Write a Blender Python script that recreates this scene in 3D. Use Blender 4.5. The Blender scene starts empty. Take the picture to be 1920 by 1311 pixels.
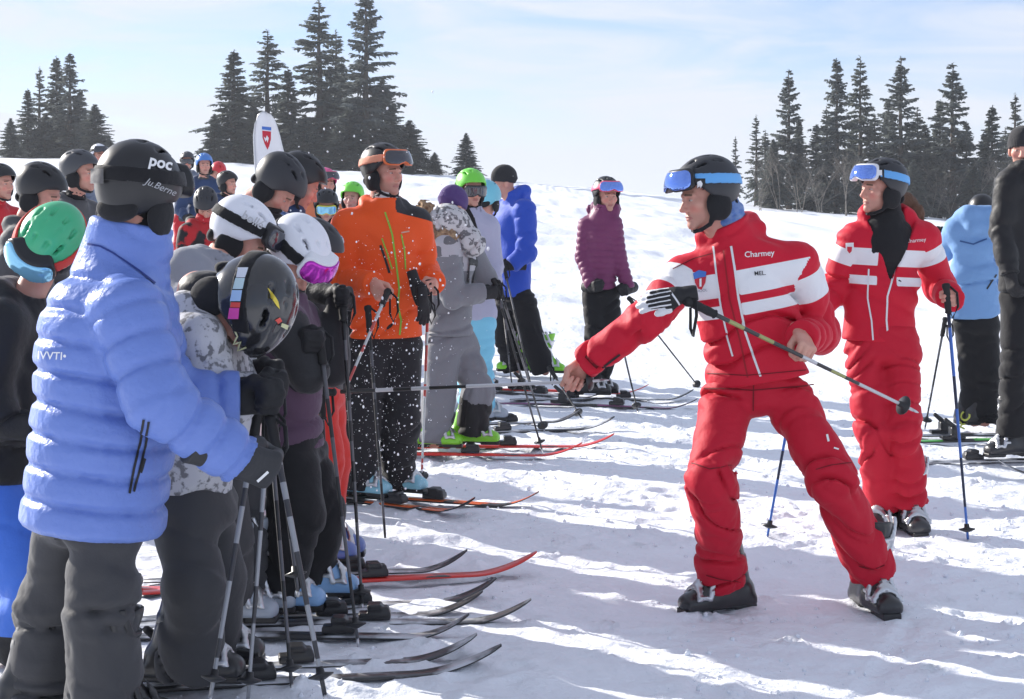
import bpy, bmesh, math, random
import numpy as np
from mathutils import Vector, Matrix
from mathutils.bvhtree import BVHTree
from mathutils.geometry import delaunay_2d_cdt

random.seed(7)
RNG = np.random.RandomState(11)
SC = bpy.context.scene
COL = SC.collection

# ------------------------------------------------------------------ camera, sky, sun, exposure
F, CX, HY, H = 3200.0, 960.0, 400.0, 1.42          # focal length in photo pixels, principal column, horizon row, eye height
cam_d = bpy.data.cameras.new('camera')
cam = bpy.data.objects.new('camera', cam_d)
COL.objects.link(cam)
cam.location = (0, 0, H)
cam.rotation_euler = (math.radians(90), 0, 0)
cam_d.lens = 36.0 * F / 1920.0
cam_d.sensor_width = 36.0
cam_d.shift_y = -(655.5 - HY) / 1920.0
cam_d.clip_start = 0.1
cam_d.clip_end = 6000
SC.camera = cam

SUN_EL = math.radians(23.5)
SUN_AZ = math.atan2(-0.80, 0.60)                    # towards the sun, clockwise from +Y
world = bpy.data.worlds.new('World')
SC.world = world
world.use_nodes = True
wn, wl = world.node_tree.nodes, world.node_tree.links
for n in list(wn):
    wn.remove(n)
w_out = wn.new('ShaderNodeOutputWorld')
sky = wn.new('ShaderNodeTexSky')
sky.sky_type = 'NISHITA'
sky.sun_disc = False
sky.sun_elevation = SUN_EL
sky.sun_rotation = SUN_AZ
sky.altitude = 1200
sky.air_density = 1.0
sky.dust_density = 0.4
sky.ozone_density = 3.5
bg1 = wn.new('ShaderNodeBackground')
bg1.inputs['Strength'].default_value = 0.095
tint = wn.new('ShaderNodeMix')
tint.data_type = 'RGBA'
tint.blend_type = 'MULTIPLY'
tint.inputs['Factor'].default_value = 1.0
tint.inputs['B'].default_value = (0.92, 0.90, 1.05, 1)
wl.new(sky.outputs['Color'], tint.inputs['A'])
wl.new(tint.outputs['Result'], bg1.inputs['Color'])
bg2 = wn.new('ShaderNodeBackground')                # thin high cloud
bg2.inputs['Color'].default_value = (0.845, 0.895, 1.0, 1)
bg2.inputs['Strength'].default_value = 0.60
tc = wn.new('ShaderNodeTexCoord')
mp = wn.new('ShaderNodeMapping')
mp.inputs['Rotation'].default_value = (0.0, 0.20, 0.35)
mp.inputs['Scale'].default_value = (1.6, 1.2, 9.0)
wl.new(tc.outputs['Generated'], mp.inputs['Vector'])
cn = wn.new('ShaderNodeTexNoise')
cn.inputs['Scale'].default_value = 4.2
cn.inputs['Detail'].default_value = 7.0
cn.inputs['Roughness'].default_value = 0.58
cn.inputs['Distortion'].default_value = 0.6
wl.new(mp.outputs['Vector'], cn.inputs['Vector'])
cr = wn.new('ShaderNodeMapRange')
cr.inputs['From Min'].default_value = 0.38
cr.inputs['From Max'].default_value = 0.63
cr.inputs['To Min'].default_value = 0.28
cr.inputs['To Max'].default_value = 0.95
wl.new(cn.outputs['Fac'], cr.inputs['Value'])
sx = wn.new('ShaderNodeSeparateXYZ')
wl.new(tc.outputs['Generated'], sx.inputs['Vector'])
hz = wn.new('ShaderNodeMapRange')                   # the veil of cloud thickens towards the horizon all the way round
hz.inputs['From Min'].default_value = 0.0
hz.inputs['From Max'].default_value = 0.085
hz.inputs['To Min'].default_value = 0.9
hz.inputs['To Max'].default_value = 0.0
wl.new(sx.outputs['Z'], hz.inputs['Value'])
mxx = wn.new('ShaderNodeMath')
mxx.operation = 'ADD'
mxx.use_clamp = True
wl.new(cr.outputs['Result'], mxx.inputs[0])
wl.new(hz.outputs['Result'], mxx.inputs[1])
ms = wn.new('ShaderNodeMixShader')
wl.new(mxx.outputs[0], ms.inputs['Fac'])
wl.new(bg1.outputs[0], ms.inputs[1])
wl.new(bg2.outputs[0], ms.inputs[2])
wl.new(ms.outputs[0], w_out.inputs['Surface'])

sun_d = bpy.data.lights.new('sun', 'SUN')
sun_d.energy = 5.0
sun_d.angle = math.radians(0.55)
sun_d.color = (1.0, 0.945, 0.87)
sun = bpy.data.objects.new('sun', sun_d)
COL.objects.link(sun)
_to_sun = Vector((math.sin(SUN_AZ) * math.cos(SUN_EL), math.cos(SUN_AZ) * math.cos(SUN_EL), math.sin(SUN_EL)))
sun.rotation_euler = (-_to_sun).to_track_quat('-Z', 'Y').to_euler()
sun.location = (-20, 20, 20)

SC.view_settings.view_transform = 'Standard'
SC.view_settings.look = 'None'
SC.view_settings.exposure = 0.72
SC.view_settings.gamma = 1.0
SC.view_settings.use_curve_mapping = False
SC.cycles.max_bounces = 6
SC.cycles.diffuse_bounces = 3
SC.cycles.glossy_bounces = 2

# ------------------------------------------------------------------ noise and terrain
def _hash(i, j, k, seed):
    h = (i * 73856093) ^ (j * 19349663) ^ (k * 83492791) ^ (seed * 668265263)
    h = (h ^ (h >> 13)) * 1274126177
    h = h & 0x7fffffff
    h = (h ^ (h >> 16)) * 668265263 & 0x7fffffff
    return ((h >> 7) & 0xffff) / 32767.5 - 1.0

def noise3(p, seed=0):
    p = np.asarray(p, dtype=np.float64)
    i = np.floor(p).astype(np.int64)
    f = p - i
    u = f * f * (3 - 2 * f)
    x0, y0, z0 = i[:, 0], i[:, 1], i[:, 2]
    r = 0
    for dx in (0, 1):
        wx = u[:, 0] if dx else 1 - u[:, 0]
        for dy in (0, 1):
            wy = u[:, 1] if dy else 1 - u[:, 1]
            for dz in (0, 1):
                wz = u[:, 2] if dz else 1 - u[:, 2]
                r = r + wx * wy * wz * _hash(x0 + dx, y0 + dy, z0 + dz, seed)
    return r

def noise2(x, y, seed=0):
    x, y = np.broadcast_arrays(np.asarray(x, float), np.asarray(y, float))
    sh = x.shape
    x = x.ravel(); y = y.ravel()
    i = np.floor(x).astype(np.int64); j = np.floor(y).astype(np.int64)
    fx = x - i; fy = y - j
    u = fx * fx * (3 - 2 * fx); v = fy * fy * (3 - 2 * fy)
    r = ((1 - u) * (1 - v) * _hash(i, j, 0, seed) + u * (1 - v) * _hash(i + 1, j, 0, seed)
         + (1 - u) * v * _hash(i, j + 1, 0, seed) + u * v * _hash(i + 1, j + 1, 0, seed))
    return r.reshape(sh)

CREST = 140.0
_cx = np.array([-90, -42, -28, -14, 0, 9, 18, 30, 42, 90.0])
_cz = np.array([7.2, 6.0, 5.75, 5.0, 4.1, 3.2, 2.15, 1.25, 0.6, -1.5])

def ground(x, y, fine=True):
    x, y = np.broadcast_arrays(np.asarray(x, float), np.asarray(y, float))
    ts = np.clip((y - 12.0) / (CREST - 12.0), 0, None)
    xs = x / np.maximum(y, 6.0) * CREST                 # the crest line falls to the right
    zc = np.interp(np.clip(xs, -90, 90), _cx, _cz)
    t1 = np.minimum(ts, 1.0)
    z = zc * (t1 ** 1.08)
    z = z * (1 - np.clip((y - CREST) / 160.0, 0, 1)) - np.clip(y - CREST, 0, 400) * 0.02
    roll = np.clip((y - 13) / 12.0, 0, 1) * np.clip((190 - y) / 60, 0, 1)
    z = z + roll * (0.16 * noise2(x * 0.33, y * 0.16, 3) + 0.10 * noise2(x * 0.8, y * 0.42, 4) + 0.07 * noise2(x * 1.7, y * 0.95, 5) + 0.025 * noise2(x * 4.0, y * 2.3, 6))
    return z

def snow_relief(x, y):
    near = np.clip((40 - y) / 20.0, 0, 1)
    z = 0.016 * noise2(x * 1.1, y * 1.3, 21) + 0.011 * noise2(x * 3.1 + y * .6, y * 3.4, 22)
    z = z + near * (0.009 * noise2(x * 7 + y * 1.6, y * 8, 23) + 0.006 * noise2(x * 15, y * 17, 24))
    c = noise2(x * 14, y * 15, 25) * (.5 + .5 * noise2(x * 1.7, y * 1.9, 26))
    z = z + near * 0.05 * np.clip(c - 0.30, 0, 1)                               # lumps broken off by edges and boots
    f = noise2(x * 2.6, y * 3.0, 27)
    z = z - near * 0.020 * np.clip(f - 0.42, 0, 1) * 2                           # scuffs and footprints
    return z

def gz(x, y):
    return float(ground(x, y))

def P(px, py, d):
    return np.array([(px - CX) / F * d, d, H - (py - HY) / F * d])

def G(px, py, lift=0.0):
    d = F * H / max(py - HY, 20)
    for _ in range(30):
        z = gz((px - CX) / F * d, d)
        d = 0.5 * d + 0.5 * F * (H - z) / max(py - HY, 20)
    p = P(px, py, d)
    p[2] = gz(p[0], p[1]) + lift
    return p

# ------------------------------------------------------------------ object helpers
def tag(o, label=None, cat=None, group=None, kind=None):
    if label: o['label'] = label
    if cat: o['category'] = cat
    if group: o['group'] = group
    if kind: o['kind'] = kind
    return o

def empty(name, loc):
    o = bpy.data.objects.new(name, None)
    COL.objects.link(o)
    o.location = [float(c) for c in loc]
    o.empty_display_size = 0.2
    return o

def mesh_from(name, V, Fq, mats=(), attrs=None, midx=None, smooth=True):
    V = np.asarray(V, dtype=np.float32)
    me = bpy.data.meshes.new(name)
    me.vertices.add(len(V))
    me.vertices.foreach_set('co', V.ravel())
    if isinstance(Fq, np.ndarray):
        n, k = Fq.shape
        me.loops.add(n * k)
        me.loops.foreach_set('vertex_index', Fq.astype(np.int32).ravel())
        me.polygons.add(n)
        me.polygons.foreach_set('loop_start', np.arange(0, n * k, k, dtype=np.int32))
    else:
        n = len(Fq)
        tot = [len(f) for f in Fq]
        me.loops.add(sum(tot))
        me.loops.foreach_set('vertex_index', np.array([i for f in Fq for i in f], dtype=np.int32))
        me.polygons.add(n)
        me.polygons.foreach_set('loop_start', np.array(np.concatenate([[0], np.cumsum(tot)[:-1]]), dtype=np.int32))
    if smooth is True:
        me.polygons.foreach_set('use_smooth', np.ones(n, dtype=bool))
    elif smooth is not False:
        me.polygons.foreach_set('use_smooth', np.asarray(smooth, dtype=bool))
    for m in (mats if isinstance(mats, (list, tuple)) else [mats]):
        me.materials.append(m)
    if midx is not None:
        me.polygons.foreach_set('material_index', np.asarray(midx, dtype=np.int32))
    me.update(calc_edges=True)
    if attrs:
        for k, a in attrs.items():
            at = me.attributes.new(k, 'FLOAT', 'POINT')
            at.data.foreach_set('value', np.asarray(a, dtype=np.float32))
    return me

def obj(name, me, parent=None, M=None):
    o = bpy.data.objects.new(name, me)
    COL.objects.link(o)
    if parent is not None:
        o.parent = parent
    if M is not None:
        o.matrix_basis = M
    return o

def wmat(o):
    m = o.matrix_basis.copy()
    while o.parent is not None:
        o = o.parent
        m = o.matrix_basis @ m
    return m

# ------------------------------------------------------------------ materials
MATS = {}
def mat(name, col, rough=0.7, metal=0.0, bump=None, var=None, sheen=0.0, spec=0.35, coat=0.0, masks=None, soft=None):
    """bump: list of (scale, strength, distance); var: (scale, colour2, amount) patches of a second colour of its own;
    masks: list of (attribute, colour) panels of another cloth or print, bounded by a stored mesh attribute"""
    if name in MATS:
        return MATS[name]
    m = bpy.data.materials.new(name)
    m.use_nodes = True
    nt = m.node_tree
    N, L = nt.nodes, nt.links
    b = N['Principled BSDF']
    b.inputs['Roughness'].default_value = rough
    b.inputs['Metallic'].default_value = metal
    b.inputs['Specular IOR Level'].default_value = spec
    if sheen:
        b.inputs['Sheen Weight'].default_value = sheen
        b.inputs['Sheen Roughness'].default_value = 0.45
    if coat:
        b.inputs['Coat Weight'].default_value = coat
        b.inputs['Coat Roughness'].default_value = 0.12
    c4 = (col[0], col[1], col[2], 1)
    b.inputs['Base Color'].default_value = c4
    cur = None
    tcn = N.new('ShaderNodeTexCoord')
    if var:
        nz = N.new('ShaderNodeTexNoise')
        nz.inputs['Scale'].default_value = var[0]
        nz.inputs['Detail'].default_value = 5
        L.new(tcn.outputs['Object'], nz.inputs['Vector'])
        mr = N.new('ShaderNodeMapRange')
        lo, hi = (var[3], var[4]) if len(var) > 3 else (0.35, 0.65)
        mr.inputs['From Min'].default_value = lo
        mr.inputs['From Max'].default_value = hi
        mr.inputs['To Max'].default_value = var[2]
        L.new(nz.outputs['Fac'], mr.inputs['Value'])
        mx = N.new('ShaderNodeMix')
        mx.data_type = 'RGBA'
        mx.inputs['A'].default_value = c4
        mx.inputs['B'].default_value = (*var[1], 1)
        L.new(mr.outputs['Result'], mx.inputs['Factor'])
        cur = mx.outputs['Result']
    for (an, mc) in (masks or []):
        at = N.new('ShaderNodeAttribute')
        at.attribute_name = an
        gt = N.new('ShaderNodeMapRange')
        gt.inputs['From Min'].default_value = -0.0006
        gt.inputs['From Max'].default_value = 0.0006
        L.new(at.outputs['Fac'], gt.inputs['Value'])
        mx = N.new('ShaderNodeMix')
        mx.data_type = 'RGBA'
        if cur is None:
            mx.inputs['A'].default_value = c4
        else:
            L.new(cur, mx.inputs['A'])
        mx.inputs['B'].default_value = (*mc, 1)
        L.new(gt.outputs['Result'], mx.inputs['Factor'])
        cur = mx.outputs['Result']
    for (an, mc) in (soft or []):
        at = N.new('ShaderNodeAttribute')
        at.attribute_name = an
        mx = N.new('ShaderNodeMix')
        mx.data_type = 'RGBA'
        if cur is None:
            mx.inputs['A'].default_value = c4
        else:
            L.new(cur, mx.inputs['A'])
        mx.inputs['B'].default_value = (*mc, 1)
        L.new(at.outputs['Fac'], mx.inputs['Factor'])
        cur = mx.outputs['Result']
    if cur is not None:
        L.new(cur, b.inputs['Base Color'])
    prev = None
    for (s, st, di) in (bump or []):
        nz = N.new('ShaderNodeTexNoise')
        if s < 0:                                       # creases
            s = -s
            nz.noise_type = 'RIDGED_MULTIFRACTAL'
            nz.inputs['Distortion'].default_value = 0.9
        nz.inputs['Scale'].default_value = s
        nz.inputs['Detail'].default_value = 4
        L.new(tcn.outputs['Object'], nz.inputs['Vector'])
        bp = N.new('ShaderNodeBump')
        bp.inputs['Strength'].default_value = st
        bp.inputs['Distance'].default_value = di
        L.new(nz.outputs['Fac'], bp.inputs['Height'])
        if prev:
            L.new(prev, bp.inputs['Normal'])
        prev = bp.outputs['Normal']
    if prev:
        L.new(prev, b.inputs['Normal'])
    MATS[name] = m
    return m

CLOTH_B = [(-5, 0.55, 0.022), (24, 0.45, 0.010), (420, 0.25, 0.002)]
def cloth(name, col, rough=0.75, masks=None, var=None, bump=None, sheen=0.15):
    return mat(name, col, rough, bump=bump or CLOTH_B, masks=masks, var=var, sheen=sheen, spec=0.25)

SKIN = mat('skin', (0.58, 0.31, 0.235), 0.5, soft=[('blush', (0.58, 0.16, 0.13)), ('beard_socket_shade', (0.36, 0.20, 0.155))], masks=[('lip', (0.42, 0.13, 0.12)), ('brow', (0.13, 0.075, 0.045)), ('eye', (0.48, 0.44, 0.41)), ('iris', (0.04, 0.035, 0.03))],
           var=(24, (0.60, 0.24, 0.19), 0.55), bump=[(60, 0.25, 0.004), (260, 0.3, 0.002)], spec=0.4)
BLACK_PLASTIC = mat('black_plastic', (0.018, 0.018, 0.02), 0.38, bump=[(300, 0.1, 0.001)], spec=0.5)
BLACK_PAD = cloth('black_padding', (0.017, 0.017, 0.019), 0.9)
STEEL = mat('steel', (0.55, 0.56, 0.58), 0.35, metal=0.9, bump=[(200, 0.1, 0.001)])
WHITE_PRINT = mat('white_print', (0.78, 0.78, 0.78), 0.6)
# ------------------------------------------------------------------ implicit surfaces
class Field:
    def __init__(s, lo, hi, h):
        s.h = h
        s.lo = np.asarray(lo, float) - 2.5 * h
        s.n = np.ceil((np.asarray(hi, float) - s.lo) / h).astype(int) + 3
        s.v = np.full(s.n, 1.0, dtype=np.float32)
    def box(s, lo, hi):
        a = np.clip(np.floor((np.asarray(lo) - s.lo) / s.h).astype(int), 0, s.n - 1)
        b = np.clip(np.ceil((np.asarray(hi) - s.lo) / s.h).astype(int) + 1, 1, s.n)
        return tuple(slice(i, max(j, i + 1)) for i, j in zip(a, b))
    def pts(s, sl):
        ax = [s.lo[i] + s.h * np.arange(sl[i].start, sl[i].stop) for i in range(3)]
        X, Y, Z = np.meshgrid(*ax, indexing='ij')
        return np.stack([X, Y, Z], -1)
    def add(s, fn, lo, hi, k=0.02, disp=None):
        m = k + 3 * s.h + 0.012
        sl = s.box(np.asarray(lo) - m, np.asarray(hi) + m)
        p = s.pts(sl)
        d = fn(p)
        if disp is not None:
            mk = np.abs(d) < 0.05
            if mk.any():
                d[mk] += disp(p[mk])
        a = s.v[sl]
        if k <= 0:
            s.v[sl] = np.minimum(a, d)
        else:
            hh = np.clip(0.5 + 0.5 * (a - d) / k, 0, 1)
            s.v[sl] = a * (1 - hh) + d * hh - k * hh * (1 - hh)
    def cut(s, fn, k=0.0, lo=None, hi=None):
        """keep only where fn < 0"""
        sl = s.box(lo, hi) if lo is not None else tuple(slice(0, n) for n in s.n)
        d = fn(s.pts(sl))
        a = s.v[sl]
        if k <= 0:
            s.v[sl] = np.maximum(a, d)
        else:
            hh = np.clip(0.5 - 0.5 * (a - d) / k, 0, 1)
            s.v[sl] = a * (1 - hh) + d * hh + k * hh * (1 - hh)
    def displace(s, fn):
        mk = np.abs(s.v) < 0.03
        idx = np.argwhere(mk)
        s.v[mk] += fn(s.lo + idx * s.h)
    def mesh(s):
        v = s.v
        v[0], v[-1] = np.maximum(v[0], .01), np.maximum(v[-1], .01)
        v[:, 0], v[:, -1] = np.maximum(v[:, 0], .01), np.maximum(v[:, -1], .01)
        v[:, :, 0], v[:, :, -1] = np.maximum(v[:, :, 0], .01), np.maximum(v[:, :, -1], .01)
        ins = v < 0
        c = np.zeros(np.array(v.shape) - 1, dtype=np.int8)
        for dx in (0, 1):
            for dy in (0, 1):
                for dz in (0, 1):
                    c += ins[dx:v.shape[0] - 1 + dx, dy:v.shape[1] - 1 + dy, dz:v.shape[2] - 1 + dz]
        act = np.argwhere((c > 0) & (c < 8))
        if len(act) == 0:
            return np.zeros((0, 3)), np.zeros((0, 4), int)
        cid = np.full(c.shape, -1, dtype=np.int64)
        cid[tuple(act.T)] = np.arange(len(act))
        pos = np.zeros((len(act), 3)); cnt = np.zeros(len(act))
        cs = [np.array(q) for q in ((0,0,0),(1,0,0),(0,1,0),(1,1,0),(0,0,1),(1,0,1),(0,1,1),(1,1,1))]
        vals = [v[tuple((act + q).T)] for q in cs]
        for a, b in ((0,1),(2,3),(4,5),(6,7),(0,2),(1,3),(4,6),(5,7),(0,4),(1,5),(2,6),(3,7)):
            va, vb = vals[a], vals[b]
            m = (va < 0) != (vb < 0)
            t = va[m] / (va[m] - vb[m])
            pos[m] += cs[a] + t[:, None] * (cs[b] - cs[a])
            cnt[m] += 1
        V = s.lo + (act + pos / cnt[:, None]) * s.h
        faces = []
        for ax in range(3):
            sa = [slice(None)] * 3; sb = [slice(None)] * 3
            sa[ax] = slice(0, -1); sb[ax] = slice(1, None)
            A, B = ins[tuple(sa)], ins[tuple(sb)]
            e = np.argwhere(A != B)
            o1, o2 = [(1, 2), (2, 0), (0, 1)][ax]
            e = e[(e[:, o1] > 0) & (e[:, o2] > 0) & (e[:, o1] < v.shape[o1] - 1) & (e[:, o2] < v.shape[o2] - 1)]
            d1 = np.zeros(3, int); d1[o1] = 1
            d2 = np.zeros(3, int); d2[o2] = 1
            q = np.stack([cid[tuple((e - d1 - d2).T)], cid[tuple((e - d2).T)], cid[tuple(e.T)], cid[tuple((e - d1).T)]], 1)
            fl = ~A[tuple(e.T)]
            q[fl] = q[fl][:, ::-1]
            faces.append(q)
        return V, np.concatenate(faces)

def nrm(v):
    v = np.asarray(v, float)
    return v / max(np.linalg.norm(v), 1e-9)

def cone_fn(a, b, ra, rb, R=None, sc=None):
    """tapered round cone from a to b; R (columns = axes) and sc squeeze its section"""
    a = np.asarray(a, float); b = np.asarray(b, float)
    if R is None:
        ba = b - a
        l2 = max(float(ba @ ba), 1e-9)
        def fn(p):
            pa = p - a
            t = np.clip((pa @ ba) / l2, 0, 1)
            return np.linalg.norm(pa - t[..., None] * ba, axis=-1) - (ra + (rb - ra) * t)
        return fn
    sc = np.asarray(sc, float)
    ba = ((b - a) @ R) / sc
    l2 = max(float(ba @ ba), 1e-9)
    ms = float(sc.min()) ** 0.5
    def fn(p):
        pa = ((p - a) @ R) / sc
        t = np.clip((pa @ ba) / l2, 0, 1)
        return (np.linalg.norm(pa - t[..., None] * ba, axis=-1) - (ra + (rb - ra) * t)) * ms
    return fn

def add_cone(f, a, b, ra, rb, k=0.02, R=None, sc=None, disp=None):
    a = np.asarray(a, float); b = np.asarray(b, float)
    r = max(ra, rb) * (1.0 if sc is None else max(1.0, max(sc)))
    f.add(cone_fn(a, b, ra, rb, R, sc), np.minimum(a, b) - r, np.maximum(a, b) + r, k, disp)

def ell_fn(c, r, R=None):
    c = np.asarray(c, float); r = np.asarray(r, float)
    def fn(p):
        q = p - c
        if R is not None:
            q = q @ R
        k0 = np.linalg.norm(q / r, axis=-1)
        k1 = np.linalg.norm(q / (r * r), axis=-1)
        return k0 * (k0 - 1) / np.maximum(k1, 1e-6)
    return fn

def add_ell(f, c, r, k=0.02, R=None, disp=None):
    c = np.asarray(c, float); m = max(r)
    f.add(ell_fn(c, r, R), c - m, c + m, k, disp)

def sub_fn(f, fn, lo, hi, k=0.005):
    f.cut(lambda p: -fn(p), k, lo, hi)

def seg_t(p, a, b):
    ba = b - a
    l2 = max(float(ba @ ba), 1e-9)
    t = ((p - a) @ ba) / l2
    tc_ = np.clip(t, 0, 1)
    return t, np.linalg.norm(p - a - tc_[:, None] * ba, axis=1)

# folds: bunched along a limb, running round it and drifting slantwise
def limb_folds(a, b, amp, freq, seed, near=None, slant=0.5):
    a = np.asarray(a, float); b = np.asarray(b, float)
    ax = nrm(b - a)
    e1 = nrm(np.cross(ax, [0.31, 0.87, 0.37])); e2 = np.cross(ax, e1)
    L = np.linalg.norm(b - a)
    def fn(p):
        q = p - a
        s = q @ ax; u = q @ e1; w = q @ e2
        s = s + .035 * noise3(p * 6.0, seed + 9) + .015 * noise3(p * 14.0, seed + 13)
        sl_ = slant * noise3(p * 2.2, seed + 21)
        n1 = noise3(np.stack([s * freq + sl_ * freq * .35, u * freq * 0.24, w * freq * 0.24], 1), seed)
        n2 = noise3(np.stack([s * freq * 1.9 - slant * freq * 1.3 * w, u * freq * 0.7, w * freq * 0.7], 1), seed + 5)
        wgt = np.ones(len(p))
        if near is not None:
            t = s / L
            wgt = np.full(len(p), .12)
            for (c, wd, g) in near:
                wgt = np.maximum(wgt, g * np.exp(-((t - c) / wd) ** 2))
        d1 = .75 * np.minimum(np.abs(n1) * 2.2, 1) - .95 * np.exp(-(n1 / .14) ** 2)
        d2 = .6 * np.minimum(np.abs(n2) * 2.2, 1) - .7 * np.exp(-(n2 / .17) ** 2)
        return -amp * wgt * (d1 - .42) - amp * 0.24 * wgt * (d2 - .3)
    return fn

# quilted down baffles across a limb
def puff(a, b, amp, spacing, seed, wob=0.07, off=0.0):
    a = np.asarray(a, float); b = np.asarray(b, float)
    ax = nrm(b - a)
    e1 = nrm(np.cross(ax, [0.31, 0.87, 0.37])); e2 = np.cross(ax, e1)
    def fn(p):
        q = p - a
        s = q @ ax; u = q @ e1; w = q @ e2
        n0 = noise3(np.stack([s * 3, u * 5, w * 5], 1), seed)
        ph = (s + off) / spacing + wob * n0
        c = np.abs(np.sin(np.pi * ph))
        valley = np.exp(-(c / 0.30) ** 2)
        n1 = noise3(np.stack([s * 7, u * 24, w * 24], 1), seed + 2)      # puckers gathered at the seams
        n2 = noise3(np.stack([s * 11 + u * 8, u * 9, w * 9], 1), seed + 3)
        n3 = noise3(np.stack([s * 9 - u * 10, u * 13 + w * 5, w * 14], 1), seed + 4)
        cr_ = np.exp(-(n3 / .16) ** 2)
        return -amp * (1 - np.exp(-(c / .42) ** 2)) + amp * 0.55 + amp * 0.42 * valley * n1 + amp * 0.22 * (0.4 - np.abs(n2) * 1.3) + amp * .26 * cr_ * (.35 + .65 * valley)
    return fn

# ------------------------------------------------------------------ head, hands, helmet, boots (made once, in their own frames: +X right, +Y forward, +Z up)
def build_head():
    f = Field((-.1, -.13, -.24), (.1, .14, .14), 0.0042)
    add_ell(f, (0, -.012, .038), (.074, .095, .086), 0)
    add_ell(f, (0, .028, -.03), (.060, .066, .082), .03)
    add_cone(f, (0, .025, -.072), (0, .072, -.098), .042, .022, .025)
    for s in (-1, 1):
        add_ell(f, (s * .040, .056, -.024), (.026, .024, .024), .02)
        add_cone(f, (s * .012, .088, .016), (s * .040, .074, .018), .011, .010, .012)
        sub_fn(f, ell_fn((s * .030, .097, -.001), (.019, .018, .012)), (s * .03 - .04, .06, -.04), (s * .03 + .04, .13, .04), .012)
        add_ell(f, (s * .030, .075, -.002), (.0135, .0135, .0125), .003)
        add_ell(f, (s * .012, .098, -.040), (.009, .011, .008), .006)
        add_ell(f, (s * .077, -.004, -.016), (.010, .022, .031), .006)
    add_cone(f, (0, .084, .006), (0, .112, -.034), .0085, .0115, .012)
    add_ell(f, (0, .086, -.066), (.024, .013, .007), .005)
    add_ell(f, (0, .085, -.077), (.020, .013, .0075), .005)
    sub_fn(f, ell_fn((0, .101, -.0715), (.026, .012, .0018)), (-.04, .07, -.09), (.04, .12, -.05), .003)
    add_ell(f, (0, .078, -.103), (.020, .016, .014), .014)
    add_cone(f, (0, -.022, -.05), (0, -.034, -.135), .056, .058, .03)
    V, Q = f.mesh()
    x, y, z = V.T
    ax = np.abs(x)
    lip = np.minimum.reduce([.022 - ax, .0088 - np.abs(z + .0715) + ax * .12 * -1, y - .08])
    brow = np.minimum.reduce([.017 - np.abs(ax - .030), .0042 - np.abs(z - .0195 + (ax - .03) * .12), y - .06])
    ed = np.linalg.norm(np.stack([ax - .030, y - .075, z + .002], 1), axis=1)
    eye = np.minimum(.0140 - ed, np.minimum(.0036 - np.abs(z + .0025), y - .08))
    iris = np.minimum(eye, .0052 - np.abs(ax - .030))
    blush = np.clip(1 - np.linalg.norm(np.stack([(ax - .042) / .026, (y - .07) / .05, (z + .036) / .022], 1), axis=1), 0, 1) * 1.0
    blush = np.maximum(blush, np.clip(1 - np.linalg.norm(np.stack([x / .018, (y - .112) / .02, (z + .036) / .016], 1), axis=1), 0, 1))
    beard_socket_shade = np.clip((-.048 - z) / .02, 0, 1) * np.clip((y - .03) / .03, 0, 1) * .45
    socket_shade = np.clip(1 - np.linalg.norm(np.stack([(ax - .030) / .022, (y - .085) / .03, (z - .001) / .014], 1), axis=1), 0, 1) * .5  # shade of the eye hollows, put into the skin colour with the beard tone
    return V, Q, dict(lip=lip, brow=brow, eye=eye, iris=iris, blush=blush * .75, beard_socket_shade=np.maximum(beard_socket_shade, socket_shade))

def hand_prims(f, grow=0.0, mode='fist', k=.006):
    # wrist at origin, fingers towards +Y, palm faces -Z, thumb on -X
    add_cone(f, (0, -.06, 0), (0, .02, 0), .027 + grow, .030 + grow, .01, np.eye(3), np.array([1.0, 1.0, .78]))
    for i, xx in enumerate((-.027, -.009, .009, .027)):
        add_cone(f, (xx * .75, .015, .0), (xx, .078 - abs(i - 1.2) * .004, .0), .0135 + grow, .0118 + grow, .012)
    lens = [(.042, .027, .021), (.046, .030, .022), (.043, .028, .021), (.034, .022, .019)]
    curl = {'fist': (62, 82, 58), 'loose': (38, 48, 34), 'flat': (8, 14, 10)}[mode]
    for i, xx in enumerate((-.029, -.0095, .0095, .028)):
        p = np.array([xx, .080 - abs(i - 1.2) * .005, .0])
        ang = 0
        for j, ln in enumerate(lens[i]):
            ang += math.radians(curl[j] + (3 * i if mode != 'flat' else i))
            q = p + np.array([(xx * .10) if mode == 'flat' else 0, math.cos(ang) * ln, -math.sin(ang) * ln])
            r0 = (.0104, .0092, .0083)[j] - (.0012 if i == 3 else 0) + grow
            add_cone(f, p, q, r0, r0 - .0009, .003 if grow < .004 else .0035)
            p = q
    if mode == 'flat':
        tp = [(-.026, .012, -.004), (-.050, .045, -.012), (-.058, .075, -.018), (-.060, .094, -.022)]
    else:
        tp = [(-.022, .010, -.012), (-.038, .040, -.034), (-.030, .066, -.052), (-.012, .078, -.058)]
    for j in range(3):
        r0 = (.0145, .0112, .0098)[j] + grow
        add_cone(f, tp[j], tp[j + 1], r0, r0 - .0015, .006)

def build_hand(mode):
    f = Field((-.075, -.09, -.11), (.06, .2, .05), 0.0036)
    hand_prims(f, 0.0, mode)
    return f.mesh()

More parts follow.
